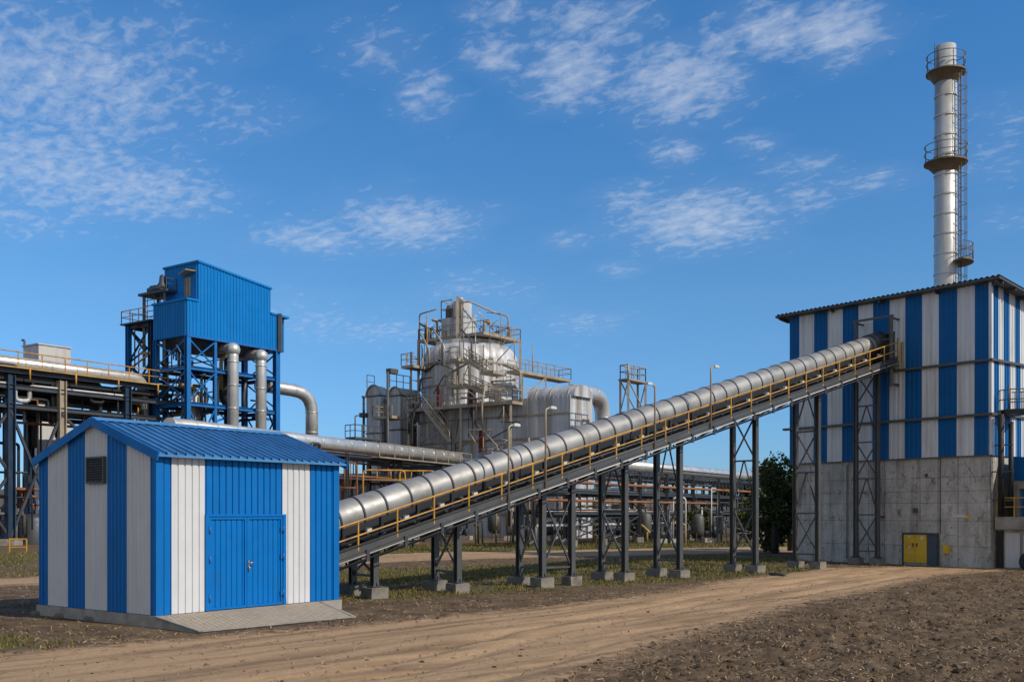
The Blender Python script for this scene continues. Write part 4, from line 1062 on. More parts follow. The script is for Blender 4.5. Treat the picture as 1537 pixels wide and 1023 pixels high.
    for z in hs[1:]:
        m = MB(); m.hexa([P(.4,.5,z+.2), P(sc-.4,.5,z+.2), P(sc-.4,w0-.4,z+.2), P(.4,w0-.4,z+.2), P(.4,.5,z+.26), P(sc-.4,.5,z+.26), P(sc-.4,w0-.4,z+.26), P(.4,w0-.4,z+.26)]); m.build('floor_deck', M['darkblue'], root)
    m = MB(); m.hexa([P(1.2,1.2,zb-.9), P(sc-1.2,1.2,zb-.9), P(sc-1.2,w0-.8,zb-.9), P(1.2,w0-.8,zb-.9), P(.6,.6,zb-.02), P(sc-.6,.6,zb-.02), P(sc-.6,w0-.5,zb-.02), P(.6,w0-.5,zb-.02)]); m.build('hopper_bottom', M['dark'], root)
    lev = [0]+hs+[zb]
    for i, (p, q) in enumerate(zip(lev, lev[1:])):
        for A, B in ((P(.15,.1,0), P(smid,.1,0)), (P(.1,.15,0), P(.1,w0-.2,0)), (P(sc,.2,0), P(sc,w0-.3,0)), (P(.2,w0-.2,0), P(sc-.2,w0-.2,0))):
            m = MB(); lattice(m, A, B, p+.3, q-.2, 1, .11); m.build('bracing', M['steelblue'], root)
    # process gear standing inside the frame
    for i, (s, t, r, z_, h) in enumerate(((2.2,2.5,1.1,2.7,4.6), (5.5,3,1.2,6.1,3.6), (2.6,2.8,.9,9.3,4.2), (6.4,2.6,.8,12.4,3.4))):
        tk = thing('vessel', P(s,t,z_), 'dark round vessel standing on a floor inside the blue tower frame', 'vessel', 'vessels inside the blue tower frame')
        m = MB(); m.lathe([(.01,0),(r*.4,.1),(r,.9),(r,h-.5),(r*.6,h-.1),(.01,h)], P(s,t,z_), 20); m.build('shell', M[('darkblue','dark','alu','dark')[i]], tk)
        m = MB(); m.run([P(s,t,z_+h-.1), P(s,t,z_+h+.6), P(s+1.2,t,z_+h+.6)], .16, 8); m.build('nozzle', M['ochre'], tk)
    # annexed stair and machine tower on the left
    t0, t1 = lf.s(196), lf.s(240)
    zp = lf.sz(190, 488)[1]
    lab = thing('platform_tower', P(.5, (t0+t1)/2, 0), 'braced steel stair tower with yellow railed platform joined to the left of the blue house', 'platform')
    for s in (.2, 4.2):
        for t in (w0+.6, lf.s(190)):
            m = MB(); m.ibeam(P(s,t,-.3), P(s,t,zp), .42, .42, .05, 0, -v); m.build('column', M['steelblue' if t > 6 and s < 1 else 'darkblue'], lab)
    ta, tb = w0+.6, lf.s(190)
    for z in (3, 6, 9, 12, 15, zp-.2):
        for p, q in ((P(.2,ta,z), P(.2,tb,z)), (P(.2,tb,z), P(4.2,tb,z)), (P(4.2,ta,z), P(4.2,tb,z))):
            m = MB(); m.ibeam(p, q, .25, .3, .03); m.build('beam', M['darkblue'], lab)
    for A, B in ((P(.2,ta,0), P(.2,tb,0)), (P(.2,tb,0), P(4.2,tb,0))):
        m = MB(); lattice(m, A, B, 0, zp-.2, 6, .14); m.build('bracing', M['darkblue'], lab)
    m = MB(); m.hexa([P(-.3,w0,zp), P(4.5,w0,zp), P(4.5,tb+.6,zp), P(-.3,tb+.6,zp), P(-.3,w0,zp+.12), P(4.5,w0,zp+.12), P(4.5,tb+.6,zp+.12), P(-.3,tb+.6,zp+.12)]); dk = m.build('platform_deck', M['dark'], lab)
    m = MB(); handrail(m, [P(-.2,w0+.6,zp+.12), P(-.2,tb+.5,zp+.12), P(4.4,tb+.5,zp+.12), P(4.4,w0+.3,zp+.12)], 1.15, .045, 1.3); m.build('handrail', M['yellow'], dk)
    # upright cage with head gear
    zc = lf.sz(225, 441)[1]; q0, q1 = lf.s(243), lf.s(212)
    el = thing('elevator_head', P(1, (q0+q1)/2, zp), 'rusty caged machine head standing on the stair tower platform', 'machine')
    m = MB()
    for s in (.3, 1.8):
        for t in (q0, q1): m.beam(P(s,t,zp-4), P(s,t,zc), .22, .22)
    z = zp
    while z < zc: 
        for s in (.3, 1.8): m.beam(P(s,q0,z), P(s,q1,z), .06, .06)
        z += .5
    for t in (q0+.6, (q0+q1)/2, q1-.5): m.beam(P(.3,t,zp), P(.3,t,zc), .05, .05)
    m.build('cage', M['vent'], el)
    m = MB(); m.hexa([P(0,q0-.6,zc), P(2.2,q0-.6,zc), P(2.2,q1+.5,zc), P(0,q1+.5,zc), P(0,q0-.6,zc+.22), P(2.2,q0-.6,zc+.22), P(2.2,q1+.5,zc+.22), P(0,q1+.5,zc+.22)])
    m.tube([P(.4,q0+.4,zc+.45), P(.4,q1-.6,zc+.45)], .26, 12); m.lathe([(.5,.2),(.5,.8),(.28,1.1),(.22,1.7),(.0,1.9)], P(.9,(q0+q1)/2-.3,zc), 12); m.box(P(1.2,q1-.5,zc+.6), (.8,.8,.8), a); m.build('gear', M['dark'], el)
    m = MB(); handrail(m, [P(.1,q0-.5,zc+.2), P(2.1,q0-.5,zc+.2), P(2.1,q1,zc+.2)], 1.0, .04, 1.2); m.build('handrail', M['vent'], el)
    # silver ducts dropping from the house
    for i, (px, pyt, lab_) in enumerate(((346, 521, 'silver vertical duct with elbow under the blue house, left of two'), (388, 531, 'silver vertical duct with ball elbow under the blue house, right of two'))):
        s, zt = fr.sz(px, pyt); d = thing('duct', P(s, -.5, 0), lab_, 'duct')
        m = MB(); m.run([P(s-.4, 3.6, zt+.15), P(s, -.35, zt-.1), P(s, -.35, -.2)], .50, 18, 0, .9, 7); m.build('shell', M['duct'], d)
        m = MB(); m.ball(P(s, -.35, zt-.25), .66, 0, 18); m.build('elbow', M['duct'], d)
        z = 1.5
        while z < zt-1: m = MB(); m.tube([P(s,-.35,z-.06), P(s,-.35,z+.06)], .53, 18); m.build('joint_band', M['duct'], d); z += 2.1
    g = random.Random(4)
    for i in range(40):
        s, t = g.uniform(.3, sc-.5), g.uniform(.4, w0-.3); z = g.uniform(7, 14); r = g.choice((.06,.09,.13,.18))
        k = g.random()
        if k < .4: pts = [P(s,t,z), P(s,t,z+g.uniform(1.5,4)), P(s+g.uniform(-1.5,1.5),t,z+4)]
        elif k < .75: pts = [P(s,t,z), P(s+g.uniform(1,3),t,z), P(s+3,t,z-g.uniform(1,3))]
        else: pts = [P(s,t,z), P(s,w0+g.uniform(-1,2.5),z), P(s,w0+2.5,z-2)]
        pipe(pts, r, M[g.choice(('ochre','dark','darkblue','rust','steelblue','alu'))], 'small process pipe twisting through the blue tower frame', 'small pipes inside the blue tower frame', 6)
    g = random.Random(9)
    for i in range(24):
        s, t = g.uniform(-.2, 4), g.uniform(w0+.3, tb); z = g.uniform(8, zp-2); r = g.choice((.06,.09,.13))
        pts = [P(s,t,z), P(s,t,z+g.uniform(1.5,4)), P(s,t-g.uniform(.8,2),z+4)] if i % 2 else [P(s,t,z), P(s,t+g.uniform(-2,2),z), P(s,t+2,z-g.uniform(1,3))]
        pipe(pts, r, M[g.choice(('ochre','dark','darkblue','rust','alu'))], 'small pipe around the stair tower left of the blue house', 'small pipes around the stair tower', 6)
    ld = thing('ladder', P(-.6, lf.s(222), 0), 'yellow caged ladder hanging below the walkway beside the blue tower', 'ladder')
    zl = lf.sz(222, 598)[1]; m = MB(); tt = lf.s(221)
    for q in (-.38, .38): m.tube([P(-1.2,tt+q,2), P(-1.2,tt+q,zl), P(-.6,tt+q,zl+.4)], .06, 6)
    z = 2.0
    while z < zl: m.tube([P(-1.2,tt-.38,z), P(-1.2,tt+.38,z)], .035, 5); z += .45
    m.build('rungs', M['yellow'], ld)
make_tower()

# elbow duct right of the blue tower
p0 = at(386, 577, 99); p1 = at(468, 590, 103)
pipe([p0, p1, V(p1.x, p1.y, 8.6)], .62, M['duct'], 'large silver elbow pipe leaving the blue tower to the right', None, 20, 2.0, 'elbow_pipe', 2.6)

# ------------------------------------------------------------------ rack on the left with walkway and white room
F1 = gface(0, 80, .98)
c1 = [F1.s(x) for x in (-55, 15, 92, 190)]
r1, P1 = rack('tall dark blue pipe rack with yellow railed walkway at the left edge', F1, c1, 4.6, (10.6, 12.1, 13.35), 13.3, [M['darkblue'], M['rail'], M['dark']], .62, .36, True, (8, F1.s(272)-F1.s(190)))
m = MB(); e = F1.s(275)
m.hexa([P1(c1[0]-8,-.5,13.86), P1(e,-.5,13.86), P1(e,1.0,13.86), P1(c1[0]-8,1.0,13.86), P1(c1[0]-8,-.5,13.96), P1(e,-.5,13.96), P1(e,1.0,13.96), P1(c1[0]-8,1.0,13.96)])
wk = m.build('walkway', M['ochre'], r1)
m = MB(); handrail(m, [P1(c1[0]-8,-.45,13.98), P1(e,-.45,13.98), P1(e,1.0,13.98)], 1.15, .05, 2.0); m.build('handrail', M['yellow'], wk)
for z, wa, wb, sa, sb_ in ((12.95,.3,4.5,c1[0]-8,e-1), (12.2,.2,2.6,c1[0]-8,F1.s(120)), (11.75,2.0,4.5,F1.s(60),e-2), (10.75,.4,3.6,c1[0]-8,F1.s(150))):
    m = MB(); m.hexa([P1(sa,wa,z), P1(sb_,wa,z), P1(sb_,wb,z), P1(sa,wb,z), P1(sa,wa,z+.12), P1(sb_,wa,z+.12), P1(sb_,wb,z+.12), P1(sa,wb,z+.12)])
    for q in (wa, wb): m.beam(P1(sa,q,z+.2), P1(sb_,q,z+.2), .04, .35)
    m.build('cable_tray', M['black'], r1)
m = MB(); q = c1[0]-7
while q < e-1: m.tube([P1(q,-.52,13.0), P1(q,-.52,13.98)], .07, 6); q += 4.0
m.build('rail_bracket', M['yellow'], r1)
pipe([P1(c1[0]-8,1.62,14.52), P1(F1.s(232),1.62,14.52), P1(F1.s(232),1.62,11.0)], .52, M['duct'], 'bright silver pipe behind the yellow railing of the left rack', None, 16, 1.2, 'main_pipe', 2.4)
rack_pipes(P1, c1[0]-6, e-2, 4.6, (10.6, 12.1, 13.0), 'dark process pipe running through the left pipe rack', 'pipes in the left rack', 46, 21, .07, .26, ('dark','darkblue','black','dark','alu','rust','vent'), .5, 6)
rack_pipes(P1, F1.s(-30), F1.s(75), 4.6, (2.0, 3.4, 5.4, 7.2), 'low pipe under the left pipe rack', 'low pipes under the left rack', 16, 22, .06, .18, ('dark','rust','rust','steel','darkblue','vent'), .6)
wf = gface(58, 94, .95); C = V(wf.o.x, wf.o.y, 0); wu, wv = v3(wf.d), V(-wf.d.y, wf.d.x, 0)
wr = thing('white_building', C, 'plain white clad block rising behind the left pipe rack', 'building')
zt = wf.sz(58, 516.5)[1]; lu = wf.s(106)
m = MB(); clad(m, C, wu, wv, lu, 2.6, -.2, zt, .9, .02); m.build('wall', M['pale'], wr)
m = MB(); c_ = C+wu*(lu/2)+wv*1.3; m.box(V(c_.x,c_.y,zt+.06), (lu+.2, 2.8, .12), .95); m.build('roof', M['pale'], wr)
m = MB(); q = C+wu*.2+wv*2.75; m.run([V(q.x,q.y,zt-4), V(q.x,q.y,zt+.7), V(q.x,q.y,zt+.7)+wv*.4], .1, 7); m.build('vent_pipe', M['vent'], wr)

# ------------------------------------------------------------------ middle rack: long silver pipe to the boiler
A2 = at(330, 640, 70); B2 = at(700, 690, 106)
a2 = math.atan2(B2.y-A2.y, B2.x-A2.x); F2 = Face(A2.x, A2.y, a2)
zt2 = at(400, 652, A2.y+F2.d.y*F2.s(400)).z
c2 = [F2.s(x) for x in (345, 430, 520, 600, 660)]
r2, P2 = rack('grey steel pipe rack carrying a long silver pipe between shed and boiler', F2, c2, 3.2, (2.9, 5.2, zt2-1.15), zt2-.75, [M['steel'], M['dark']], .34, .26, True, (4, 4))
pipe([P2(c2[0]-5,.9,zt2-.05), P2(F2.s(700),.9,zt2-.05)], .56, M['duct'], 'long silver pipe passing behind the shed roof towards the boiler', None, 18, None, 'main_pipe', 2.2)
m = MB(); s_a, s_b = F2.s(555), F2.s(695)
m.hexa([P2(s_a,-1.0,zt2-.95), P2(s_b,-1.0,zt2-.95), P2(s_b,.1,zt2-.95), P2(s_a,.1,zt2-.95), P2(s_a,-1.0,zt2-.85), P2(s_b,-1.0,zt2-.85), P2(s_b,.1,zt2-.85), P2(s_a,.1,zt2-.85)]); wk = m.build('walkway', M['rail'], r2)
m = MB(); handrail(m, [P2(s_a,-.95,zt2-.85), P2(s_b,-.95,zt2-.85)], 1.15, .045, 2.6); m.build('handrail', M['rail'], wk)
rack_pipes(P2, c2[0]-3, F2.s(690), 3.2, (2.9, 5.2, zt2-1.3, 6.4), 'dark pipe or conduit hung in the middle pipe rack', 'pipes in the middle rack', 36, 31, .05, .17, ('dark','rust','dark','steel','vent','rust'), .5)
for k, (px, py, Y, w, h) in enumerate(((508, 694, 62, 1.1, 3.0), (545, 705, 64, 2.6, 1.2), (600, 706, 70, 2.4, 1.1))):
    f = gface(px, Y, .2); s, z = f.sz(px, py); m = MB(); o = V(f.o.x, f.o.y, 0); du = v3(f.d)
    m.run([V(o.x,o.y,z-h-2.2), V(o.x,o.y,z), V(o.x,o.y,z)+du*w, V(o.x,o.y,z-h-2.2)+du*w], .055, 7, 0, .3); m.tube([V(o.x,o.y,z-h*.5), V(o.x,o.y,z-h*.5)+du*w], .04, 6)
    for q in (.33, .66): m.tube([o+du*w*q+UP*(z-h*.5), o+du*w*q+UP*z], .035, 6)
    ob = m.build('guard_rail', M[('rust','yellow','yellow')[k]], None, V(o.x,o.y,z-h-2.2))
    tag(ob, ('rusty hoop rail just right of the shed roof', 'yellow pipe guard rail behind the lower conveyor', 'yellow guard rail with rounded corner behind the conveyor cover')[k], 'railing')

# ------------------------------------------------------------------ boiler plant in the middle
def make_boiler():
    u, v = GU, GV
    C = xy(726, 113); P = lambda s, t, z: C+u*s+v*t+UP*z       # near corner of the top platform
    zy = lambda py, Y: H+(HZ-py)/F*Y
    cc = P(3.3, 4.6, 0); Rr = 5.55
    root = thing('boiler', V(cc.x, cc.y, 0), 'large silver clad boiler house with domed drum, stairs and railed platforms', 'boiler')
    zs = zy(541, 113); zt = zy(517, 116)
    m = MB(); n = 112; prof = [(Rr,0),(Rr,zs)]
    for i in range(1, 8): t = i/7*math.pi/2; prof.append((Rr*(.72+.28*math.cos(t)), zs+(zt-zs)*math.sin(t)))
    prof.append((.01, zt+.02))
    base = len(m.v)
    for k, (r, z) in enumerate(prof):
        for q in range(n): t = 2*math.pi*q/n; rr = r-(.16 if q % 4 == 0 and k < 7 else 0); m.v.append(cc+V(math.cos(t)*rr, math.sin(t)*rr, z))
    for k in range(len(prof)-1):
        for q in range(n): i = base+k*n+q; j = base+k*n+(q+1) % n; m.f.append((i,j,j+n,i+n)); m.m.append(0); m.s.append(k > 1)
    dr = m.build('drum', M['alu'], root)
    for z in (3, 6, 9, 12, 14.3, 16.6, zs-.1): m = MB(); m.lathe([(Rr+.0,z-.12),(Rr+.08,z-.1),(Rr+.08,z+.1),(Rr,z+.12)], cc, 56, 0, False); m.build('band', M['rail'], dr)
    m = MB(); m.lathe([(Rr*.715,zt-.6),(Rr*.70,zy(499,113)-.32)], cc, 40); m.build('neck', M['alu'], dr)
    # casing in front
    E = xy(856, 103.5); Q = lambda s, t, z: E+u*s+v*t+UP*z
    zc = zy(592, 103.5); f = Face(E.x, E.y, GA+math.pi/2); tl = f.s(628); su = Face(E.x, E.y, GA).s(889)
    m = MB(); clad(m, E, u, v, su, tl, -.2, zc, .55, .05); cs = m.build('casing', M['alu'], root)
    for z in (2.4, 5, 7.6, 10.2, 12.6): m = MB(); m.beam(Q(-.09,0,z), Q(-.09,tl,z), .08, .2); m.build('band', M['rail'], cs)
    # barrel on top of the casing
    m = MB(); t0_, t1_ = -.35, f.s(790); k = 16
    rb = 1.75; sb_ = 1.9; hb_ = 1.25
    prof = [(math.cos(math.pi*i/k), math.sin(math.pi*i/k)) for i in range(k+1)]
    for (a0, b0), (a1, b1) in zip(prof, prof[1:]):
        m.poly([Q(sb_-a0*rb,t0_,zc-.1+b0*hb_), Q(sb_-a1*rb,t0_,zc-.1+b1*hb_), Q(sb_-a1*rb,t1_,zc-.1+b1*hb_), Q(sb_-a0*rb,t1_,zc-.1+b0*hb_)], 0, True)
    for t in (t0_, t1_): m.poly([Q(sb_-a*rb, t, zc-.1+b*hb_) for a, b in prof])
    br = m.build('barrel_roof', M['alu'], root)
    for t in (.4, 2.6, 4.4): 
        m = MB(); m.tube([Q(sb_-a*(rb+.03), t, zc-.1+b*(hb_+.03)) for a, b in prof], .07, 6); m.build('band', M['rail'], br)
    m = MB()                                              # doors and frames on the sunny end
    for s, w, z_, h in ((.7,.9,7.4,2.6), (2.2,1.2,9.3,2.8), (2.1,1.0,5.6,2.4), (3.9,.9,8.2,3.4)):
        m.beam(Q(s,-.08,z_), Q(s,-.08,z_+h), .14, .1); m.beam(Q(s+w,-.08,z_), Q(s+w,-.08,z_+h), .14, .1); m.beam(Q(s,-.08,z_), Q(s+w,-.08,z_), .1, .14); m.beam(Q(s,-.08,z_+h), Q(s+w,-.08,z_+h), .1, .14)
    m.build('end_frame', M['rail'], cs)
    m = MB(); m.box(Q(1.0,-.05,8.6), (.7,.1,2.0), GA); m.build('end_door', M['black'], cs)
    # platforms: (origin s0,s1,t0,t1, z)
    plats = []
    def platform(s0, s1, t0, t1, z, rails, step=1.6, h=1.2, fn=P):
        m = MB(); m.hexa([fn(s0,t0,z-.30), fn(s1,t0,z-.30), fn(s1,t1,z-.30), fn(s0,t1,z-.30), fn(s0,t0,z), fn(s1,t0,z), fn(s1,t1,z), fn(s0,t1,z)])
        o = m.build('platform', M['rail'], root)
        m = MB()
        for r in rails: handrail(m, [fn(a, b, z) for a, b in r], h, .05, step)
        m.build('handrail', M['rail'], o); return o
    zp = zy(497, 113); tL = Face(C.x, C.y, GA+math.pi/2).s(628); sR = Face(C.x, C.y, GA).s(781)
    platform(0, sR, 0, tL, zp, [((0,0),(0,tL),(sR,tL)), ((0,0),(sR,0),(sR,tL))])
    zt2_ = zp+3.2
    m = MB()                                              # raised pipe hoops over the top platform
    tq_ = Face(C.x, C.y, GA+math.pi/2).s(691); m.run([P(.2,tq_,zp), P(.2,tq_,zp+3.6), P(.5,tq_-.9,zp+3.65), P(sR*.55,1.2,zp+2.7), P(sR*.72,.3,zp+2.5), P(sR*.72,.3,zp)], .10, 7, 0, .45)
    m.build('pipe_hoop', M['rail'], root)
    m = MB(); m.run([P(.2,tL,zp-4), P(.2,tL,zp+3.0), P(.2,tL-2.6,zp+3.3)], .09, 7, 0, .3); m.build('pipe_hoop', M['rail'], root)
    m = MB(); tq = Face(C.x, C.y, GA+math.pi/2).s(688)
    m.beam(P(-.15,tq,0), P(-.15,tq,zp+4.2), .34, .34); m.build('mast', M['rail'], root)
    for s, t, z1 in ((0,tL,zp), (sR,0.0,zp)):
        m = MB(); m.beam(P(s,t,0), P(s,t,z1), .26, .26); m.build('mast', M['rail'], root)
    for q in (tL*.25, tL*.75):
        m = MB(); m.beam(P(.1,q,zp-.2), P(2.0,q,zp-2.6), .16, .16); m.build('knee_brace', M['rail'], root)
    m = MB(); m.beam(P(sR*.6,.05,zp-.2), P(sR*.6,1.6,zp-2.4), .16, .16); m.build('knee_brace', M['rail'], root)
    # head machinery on the platform
    ta, tb = Face(C.x, C.y, GA+math.pi/2).s(691), Face(C.x, C.y, GA+math.pi/2).s(658)
    ztop = zy(446, 114); zmid = zy(470, 114)
    m = MB(); clad(m, P(.5,ta,0), u, v, 2.4, tb-ta, zp, zmid, .6, .04); m.build('machine_house', M['alu'], root)
    m = MB(); clad(m, P(.5,ta,0), u, v, 1.5, (tb-ta)*.45, zmid-.2, ztop, .6, .04); m.tube([P(.8,ta+.6,ztop), P(.8,ta+.6,ztop+.35)], .3, 10); m.build('machine_house', M['alu'], root)
    m = MB(); m.lathe([(.5,0),(.5,1.1),(.3,1.5),(.1,1.6)], P(1.2,tb-.7,zmid), 12); m.build('fan', M['vent'], root)
    m = MB(); handrail(m, [P(.5,ta+(tb-ta)*.5,zmid), P(.5,tb,zmid), P(2.6,tb,zmid)], 2.0, .06, 1.4); m.build('handrail', M['rail'], root)
    g = random.Random(3)
    for i in range(26):
        s, t = g.uniform(.3, sR-.3), g.uniform(.2, tL-.3); r = g.choice((.05,.07,.1,.14)); h = g.uniform(.6, 2.2)
        m = MB(); m.run([P(s,t,zp), P(s,t,zp+h), P(s+g.uniform(-1.2,1.2), t+g.uniform(-1.2,1.2), zp+h), P(s+g.uniform(-1.2,1.2), t+g.uniform(-1.2,1.2), zp+h*g.uniform(.3,1.4))], r, 6); m.build('branch_pipe', M[g.choice(('rail','dark','alu','ochre','vent'))], root)
    # middle platform and stairs
    C2 = xy(769, 105.4); f2 = Face(C2.x, C2.y, GA+math.pi/2); P2_ = lambda s, t, z: C2+u*s+v*t+UP*z
    zm = zy(601, 105.4); tm = f2.s(608)
    platform(0, 1.8, 0, tm, zm, [((0,0),(0,tm)), ((0,0),(1.8,0))], 1.5, 1.2, P2_)
    for t in (.3, f2.s(690), tm-.4):
        m = MB(); m.beam(P2_(.15,t,0), P2_(.15,t,zm-.16), .24, .24); m.build('mast', M['rail'], root)
    for t in (1.2, 6, 10): m = MB(); m.beam(P2_(.1,t,zm-.2), P2_(1.7,t,zm-2.2), .18, .18); m.build('knee_brace', M['vent'], root)
    zl = zy(574, 108); ta2, tb2 = f2.s(692), f2.s(671)
    platform(-.3, 1.7, ta2-.4, tb2, zl, [((-.3,ta2+.6),(-.3,tb2),(1.7,tb2))], 1.0, 1.2, P2_)
    def stair(A, B, w, name='stair'):
        d = (B-A); d2 = V(d.x, d.y, 0).normalized(); sd_ = V(-d2.y, d2.x, 0)*(w/2)
        m = MB()
        for q in (-1, 1): m.beam(A+sd_*q, B+sd_*q, .09, .34)
        k = int(d.length/.34)
        for i in range(1, k): p = A.lerp(B, i/k); m.beam(p-sd_, p+sd_, .28, .04)
        o = m.build(name, M['rail'], root)
        m = MB()
        for q in (-1, 1):
            for hh in (.55, 1.1): m.tube([A+sd_*q+UP*hh, B+sd_*q+UP*hh], .05, 6)
            for i in range(0, 7): p = A.lerp(B, i/6)+sd_*q; m.tube([p, p+UP*1.1], .04, 5)
        m.build('handrail', M['rail'], o)
    stair(P2_(.5,ta2-.4,zl), P2_(.5,f2.s(752),zm), 1.1)
    zu = zy(538, 110)
    platform(-.2, 1.7, f2.s(690), f2.s(676), zu, [((-.2,f2.s(690)),(-.2,f2.s(676)))], 1.0, 1.2, P2_)
    stair(P2_(.9,f2.s(692),zu), P2_(.9,f2.s(722),zl+1.2), 1.0)
    platform(-.2, 2.2, f2.s(742), f2.s(722), zl+1.1, [((-.2,f2.s(742)),(-.2,f2.s(722)))], 1.0, 1.2, P2_)
    stair(P2_(-.5,f2.s(644),zm), P2_(-.5,f2.s(684),zy(660,106)), 1.1)
    for px, py, w, h in ((694,597,1.0,2.1), (643,602,.35,3.0), (707,665,.4,2.4)):
        t = f2.s(px); z = zy(py+12, 108); m = MB(); m.box(P2_(1.6,t,z+h/2), (.12,w,h), GA); m.build('red_door' if w > .8 else 'red_pipe', M['red'], root)
    # landing on the left of the drum
    platform(-2.0, .6, tm+.1, tm+3.0, zm-.8, [((-2.0,tm+.1),(-2.0,tm+3.0),(.6,tm+3.0))], 1.0, 1.2, P2_)
    # right hand gallery
    G = xy(781, 112); fg = Face(G.x, G.y, GA); PG = lambda s, t, z: G+u*s+v*t+UP*z
    sg, zg = fg.sz(857, 571.5); zg0 = fg.sz(781, 553)[1]; zg = (zg+zg0)/2
    platform(-.4, sg, 0, 1.7, zg, [((0,0),(sg,0),(sg,1.7),(0,1.7))], 1.7, 1.25, PG)
    for s in (.5, sg*.5, sg-.2): m = MB(); m.beam(PG(s,.1,zg-.2), PG(s,.1,zc), .16, .16); m.build('mast', M['rail'], root)
    m = MB(); m.beam(PG(.4,.1,zc+.6), PG(sg*.5,.1,zg-.3), .12, .12); m.beam(PG(sg*.5,.1,zc+1.4), PG(sg,.1,zg-1.6), .12, .12); m.beam(PG(0,.1,zg-1.9), PG(sg,.1,zg-1.6), .12,.14); m.build('bracing', M['ochre'], root)
    m = MB(); m.tube([PG(2.4,.1,zg), PG(2.4,.1,zg+3.0)], .06, 5); m.build('mast', M['ochre'], root)
    # left side ladder frame of the drum
    L0 = xy(617, 114); m = MB(); zq = zy(528, 114)
    for q in (V(0,0,0), u*1.2): m.beam(L0+q, L0+q+UP*zq, .2, .2)
    z = 4
    while z < zq: m.beam(L0+UP*z, L0+u*1.2+UP*z, .08, .08); m.beam(L0+UP*z, L0+u*2.6+UP*(z+.1), .07, .07); z += 1.2
    m.build('ladder_frame', M['vent'], root)
    platform(-.3, 2.2, -.6, 1.2, zy(548,114), [((-.3,-.6),(-.3,1.2),(2.2,1.2))], 1.0, 1.3, lambda s, t, z: L0+u*s+v*t+UP*z)
    # tangled small pipes over the drum and casing faces
    g = random.Random(8)
    for i in range(68):
        t = g.uniform(.2, tm); z = g.uniform(6.5, zm-1.5) if i < 34 else g.uniform(zm, zp-1.5); s = g.uniform(-.9, .9) if i < 34 else g.uniform(1.0, 2.4)
        r = g.choice((.04,.06,.06,.09,.12)); k = g.random()
        if k < .45: pts = [P2_(s,t,z), P2_(s,t,z+g.uniform(1,4)), P2_(s,t+g.uniform(-3,3),z+4)]
        elif k < .8: pts = [P2_(s,t,z), P2_(s,t+g.uniform(-3.5,3.5),z+g.uniform(-.2,.2)), P2_(s,t+2,z-g.uniform(.6,2))]
        else: pts = [P2_(s,t,z), P2_(s,t,z+g.uniform(2,5))]
        m = MB(); m.run(pts, r, 6); m.build('branch_pipe', M[g.choice(('rail','rail','vent','dark','ochre','alu'))], root)
    # lower masts and knees in front of the casing
    for px in (700, 745, 800):
        t = f2.s(px); m = MB(); m.tube([P2_(-.7,t,0), P2_(-.7,t,g.uniform(7,11))], .1, 7); m.build('branch_pipe', M['rail'], root)
    return root, zc
boiler, zcas = make_boiler()
# big elbow duct at the sunny end of the boiler
e0, e1 = at(858, 589, 106), at(905, 594, 112)
pipe([e0, e1, V(e1.x, e1.y, 1.0)], .86, M['duct'], 'thick silver elbow duct bending down at the right end of the boiler', None, 22, 2.6, 'elbow_duct', 2.4)

# round topped vessels on the left of the boiler
def round_top(px0, pxc, px1, py, Y, label):
    C = xy(pxc, Y); u, v = GU, GV; lv = Face(C.x, C.y, GA+math.pi/2).s(px0); lu = Face(C.x, C.y, GA).s(px1); zt = H+(HZ-py)/F*Y
    root = thing('filter_vessel', C, label, 'vessel'); P = lambda s, t, z: C+u*s+v*t+UP*z
    zs = zt-lv*.55; k = 12
    pr = [(0, zs)]+[(lv/2-lv/2*math.cos(math.pi*i/k), zs+(zt-zs)*math.sin(math.pi*i/k)) for i in range(1, k)]+[(lv, zs)]
    m = MB()
    for (t0_, z0_), (t1_, z1_) in zip(pr, pr[1:]): m.poly([P(0,t0_,z0_), P(lu,t0_,z0_), P(lu,t1_,z1_), P(0,t1_,z1_)], 0, True)
    for s in (0, lu): m.poly([P(s,t,z) for t, z in pr])
    clad(m, C, u, v, lu, lv, -.2, zs, .8, .03, 0, False); sh = m.build('shell', M['alu'], root)
    for z in (3, 6, 9, 12, zs):
        m = MB(); m.beam(P(-.05,-.05,z), P(-.05,lv+.05,z), .07, .16); m.beam(P(-.05,-.05,z), P(lu,-.05,z), .07, .16); m.build('band', M['vent'], sh)
    m = MB(); m.tube([P(-.06,t,z+.03) for t, z in pr], .10, 6); m.build('edge_trim', M['rail'], sh)
    m = MB(); handrail(m, [P(.1,lv,zs+1.0), P(lu,lv,zs+1.0)], 1.6, .05, 1.2); m.run([P(lu*.5,-.3,2), P(lu*.5,-.3,zs-1), P(lu*.5,.4,zs)], .22, 8); m.run([P(lu*.8,-.4,4), P(lu*.8,-.4,zs-2.5), P(lu,-.4,zs-2.5)], .16, 8); m.build('fittings', M['vent'], root)
    return root
round_top(550, 571, 583, 577, 122, 'grey round topped filter vessel at the far left of the boiler')
round_top(584, 601, 632, 580, 117, 'wider grey clad vessel with round top beside the boiler drum')
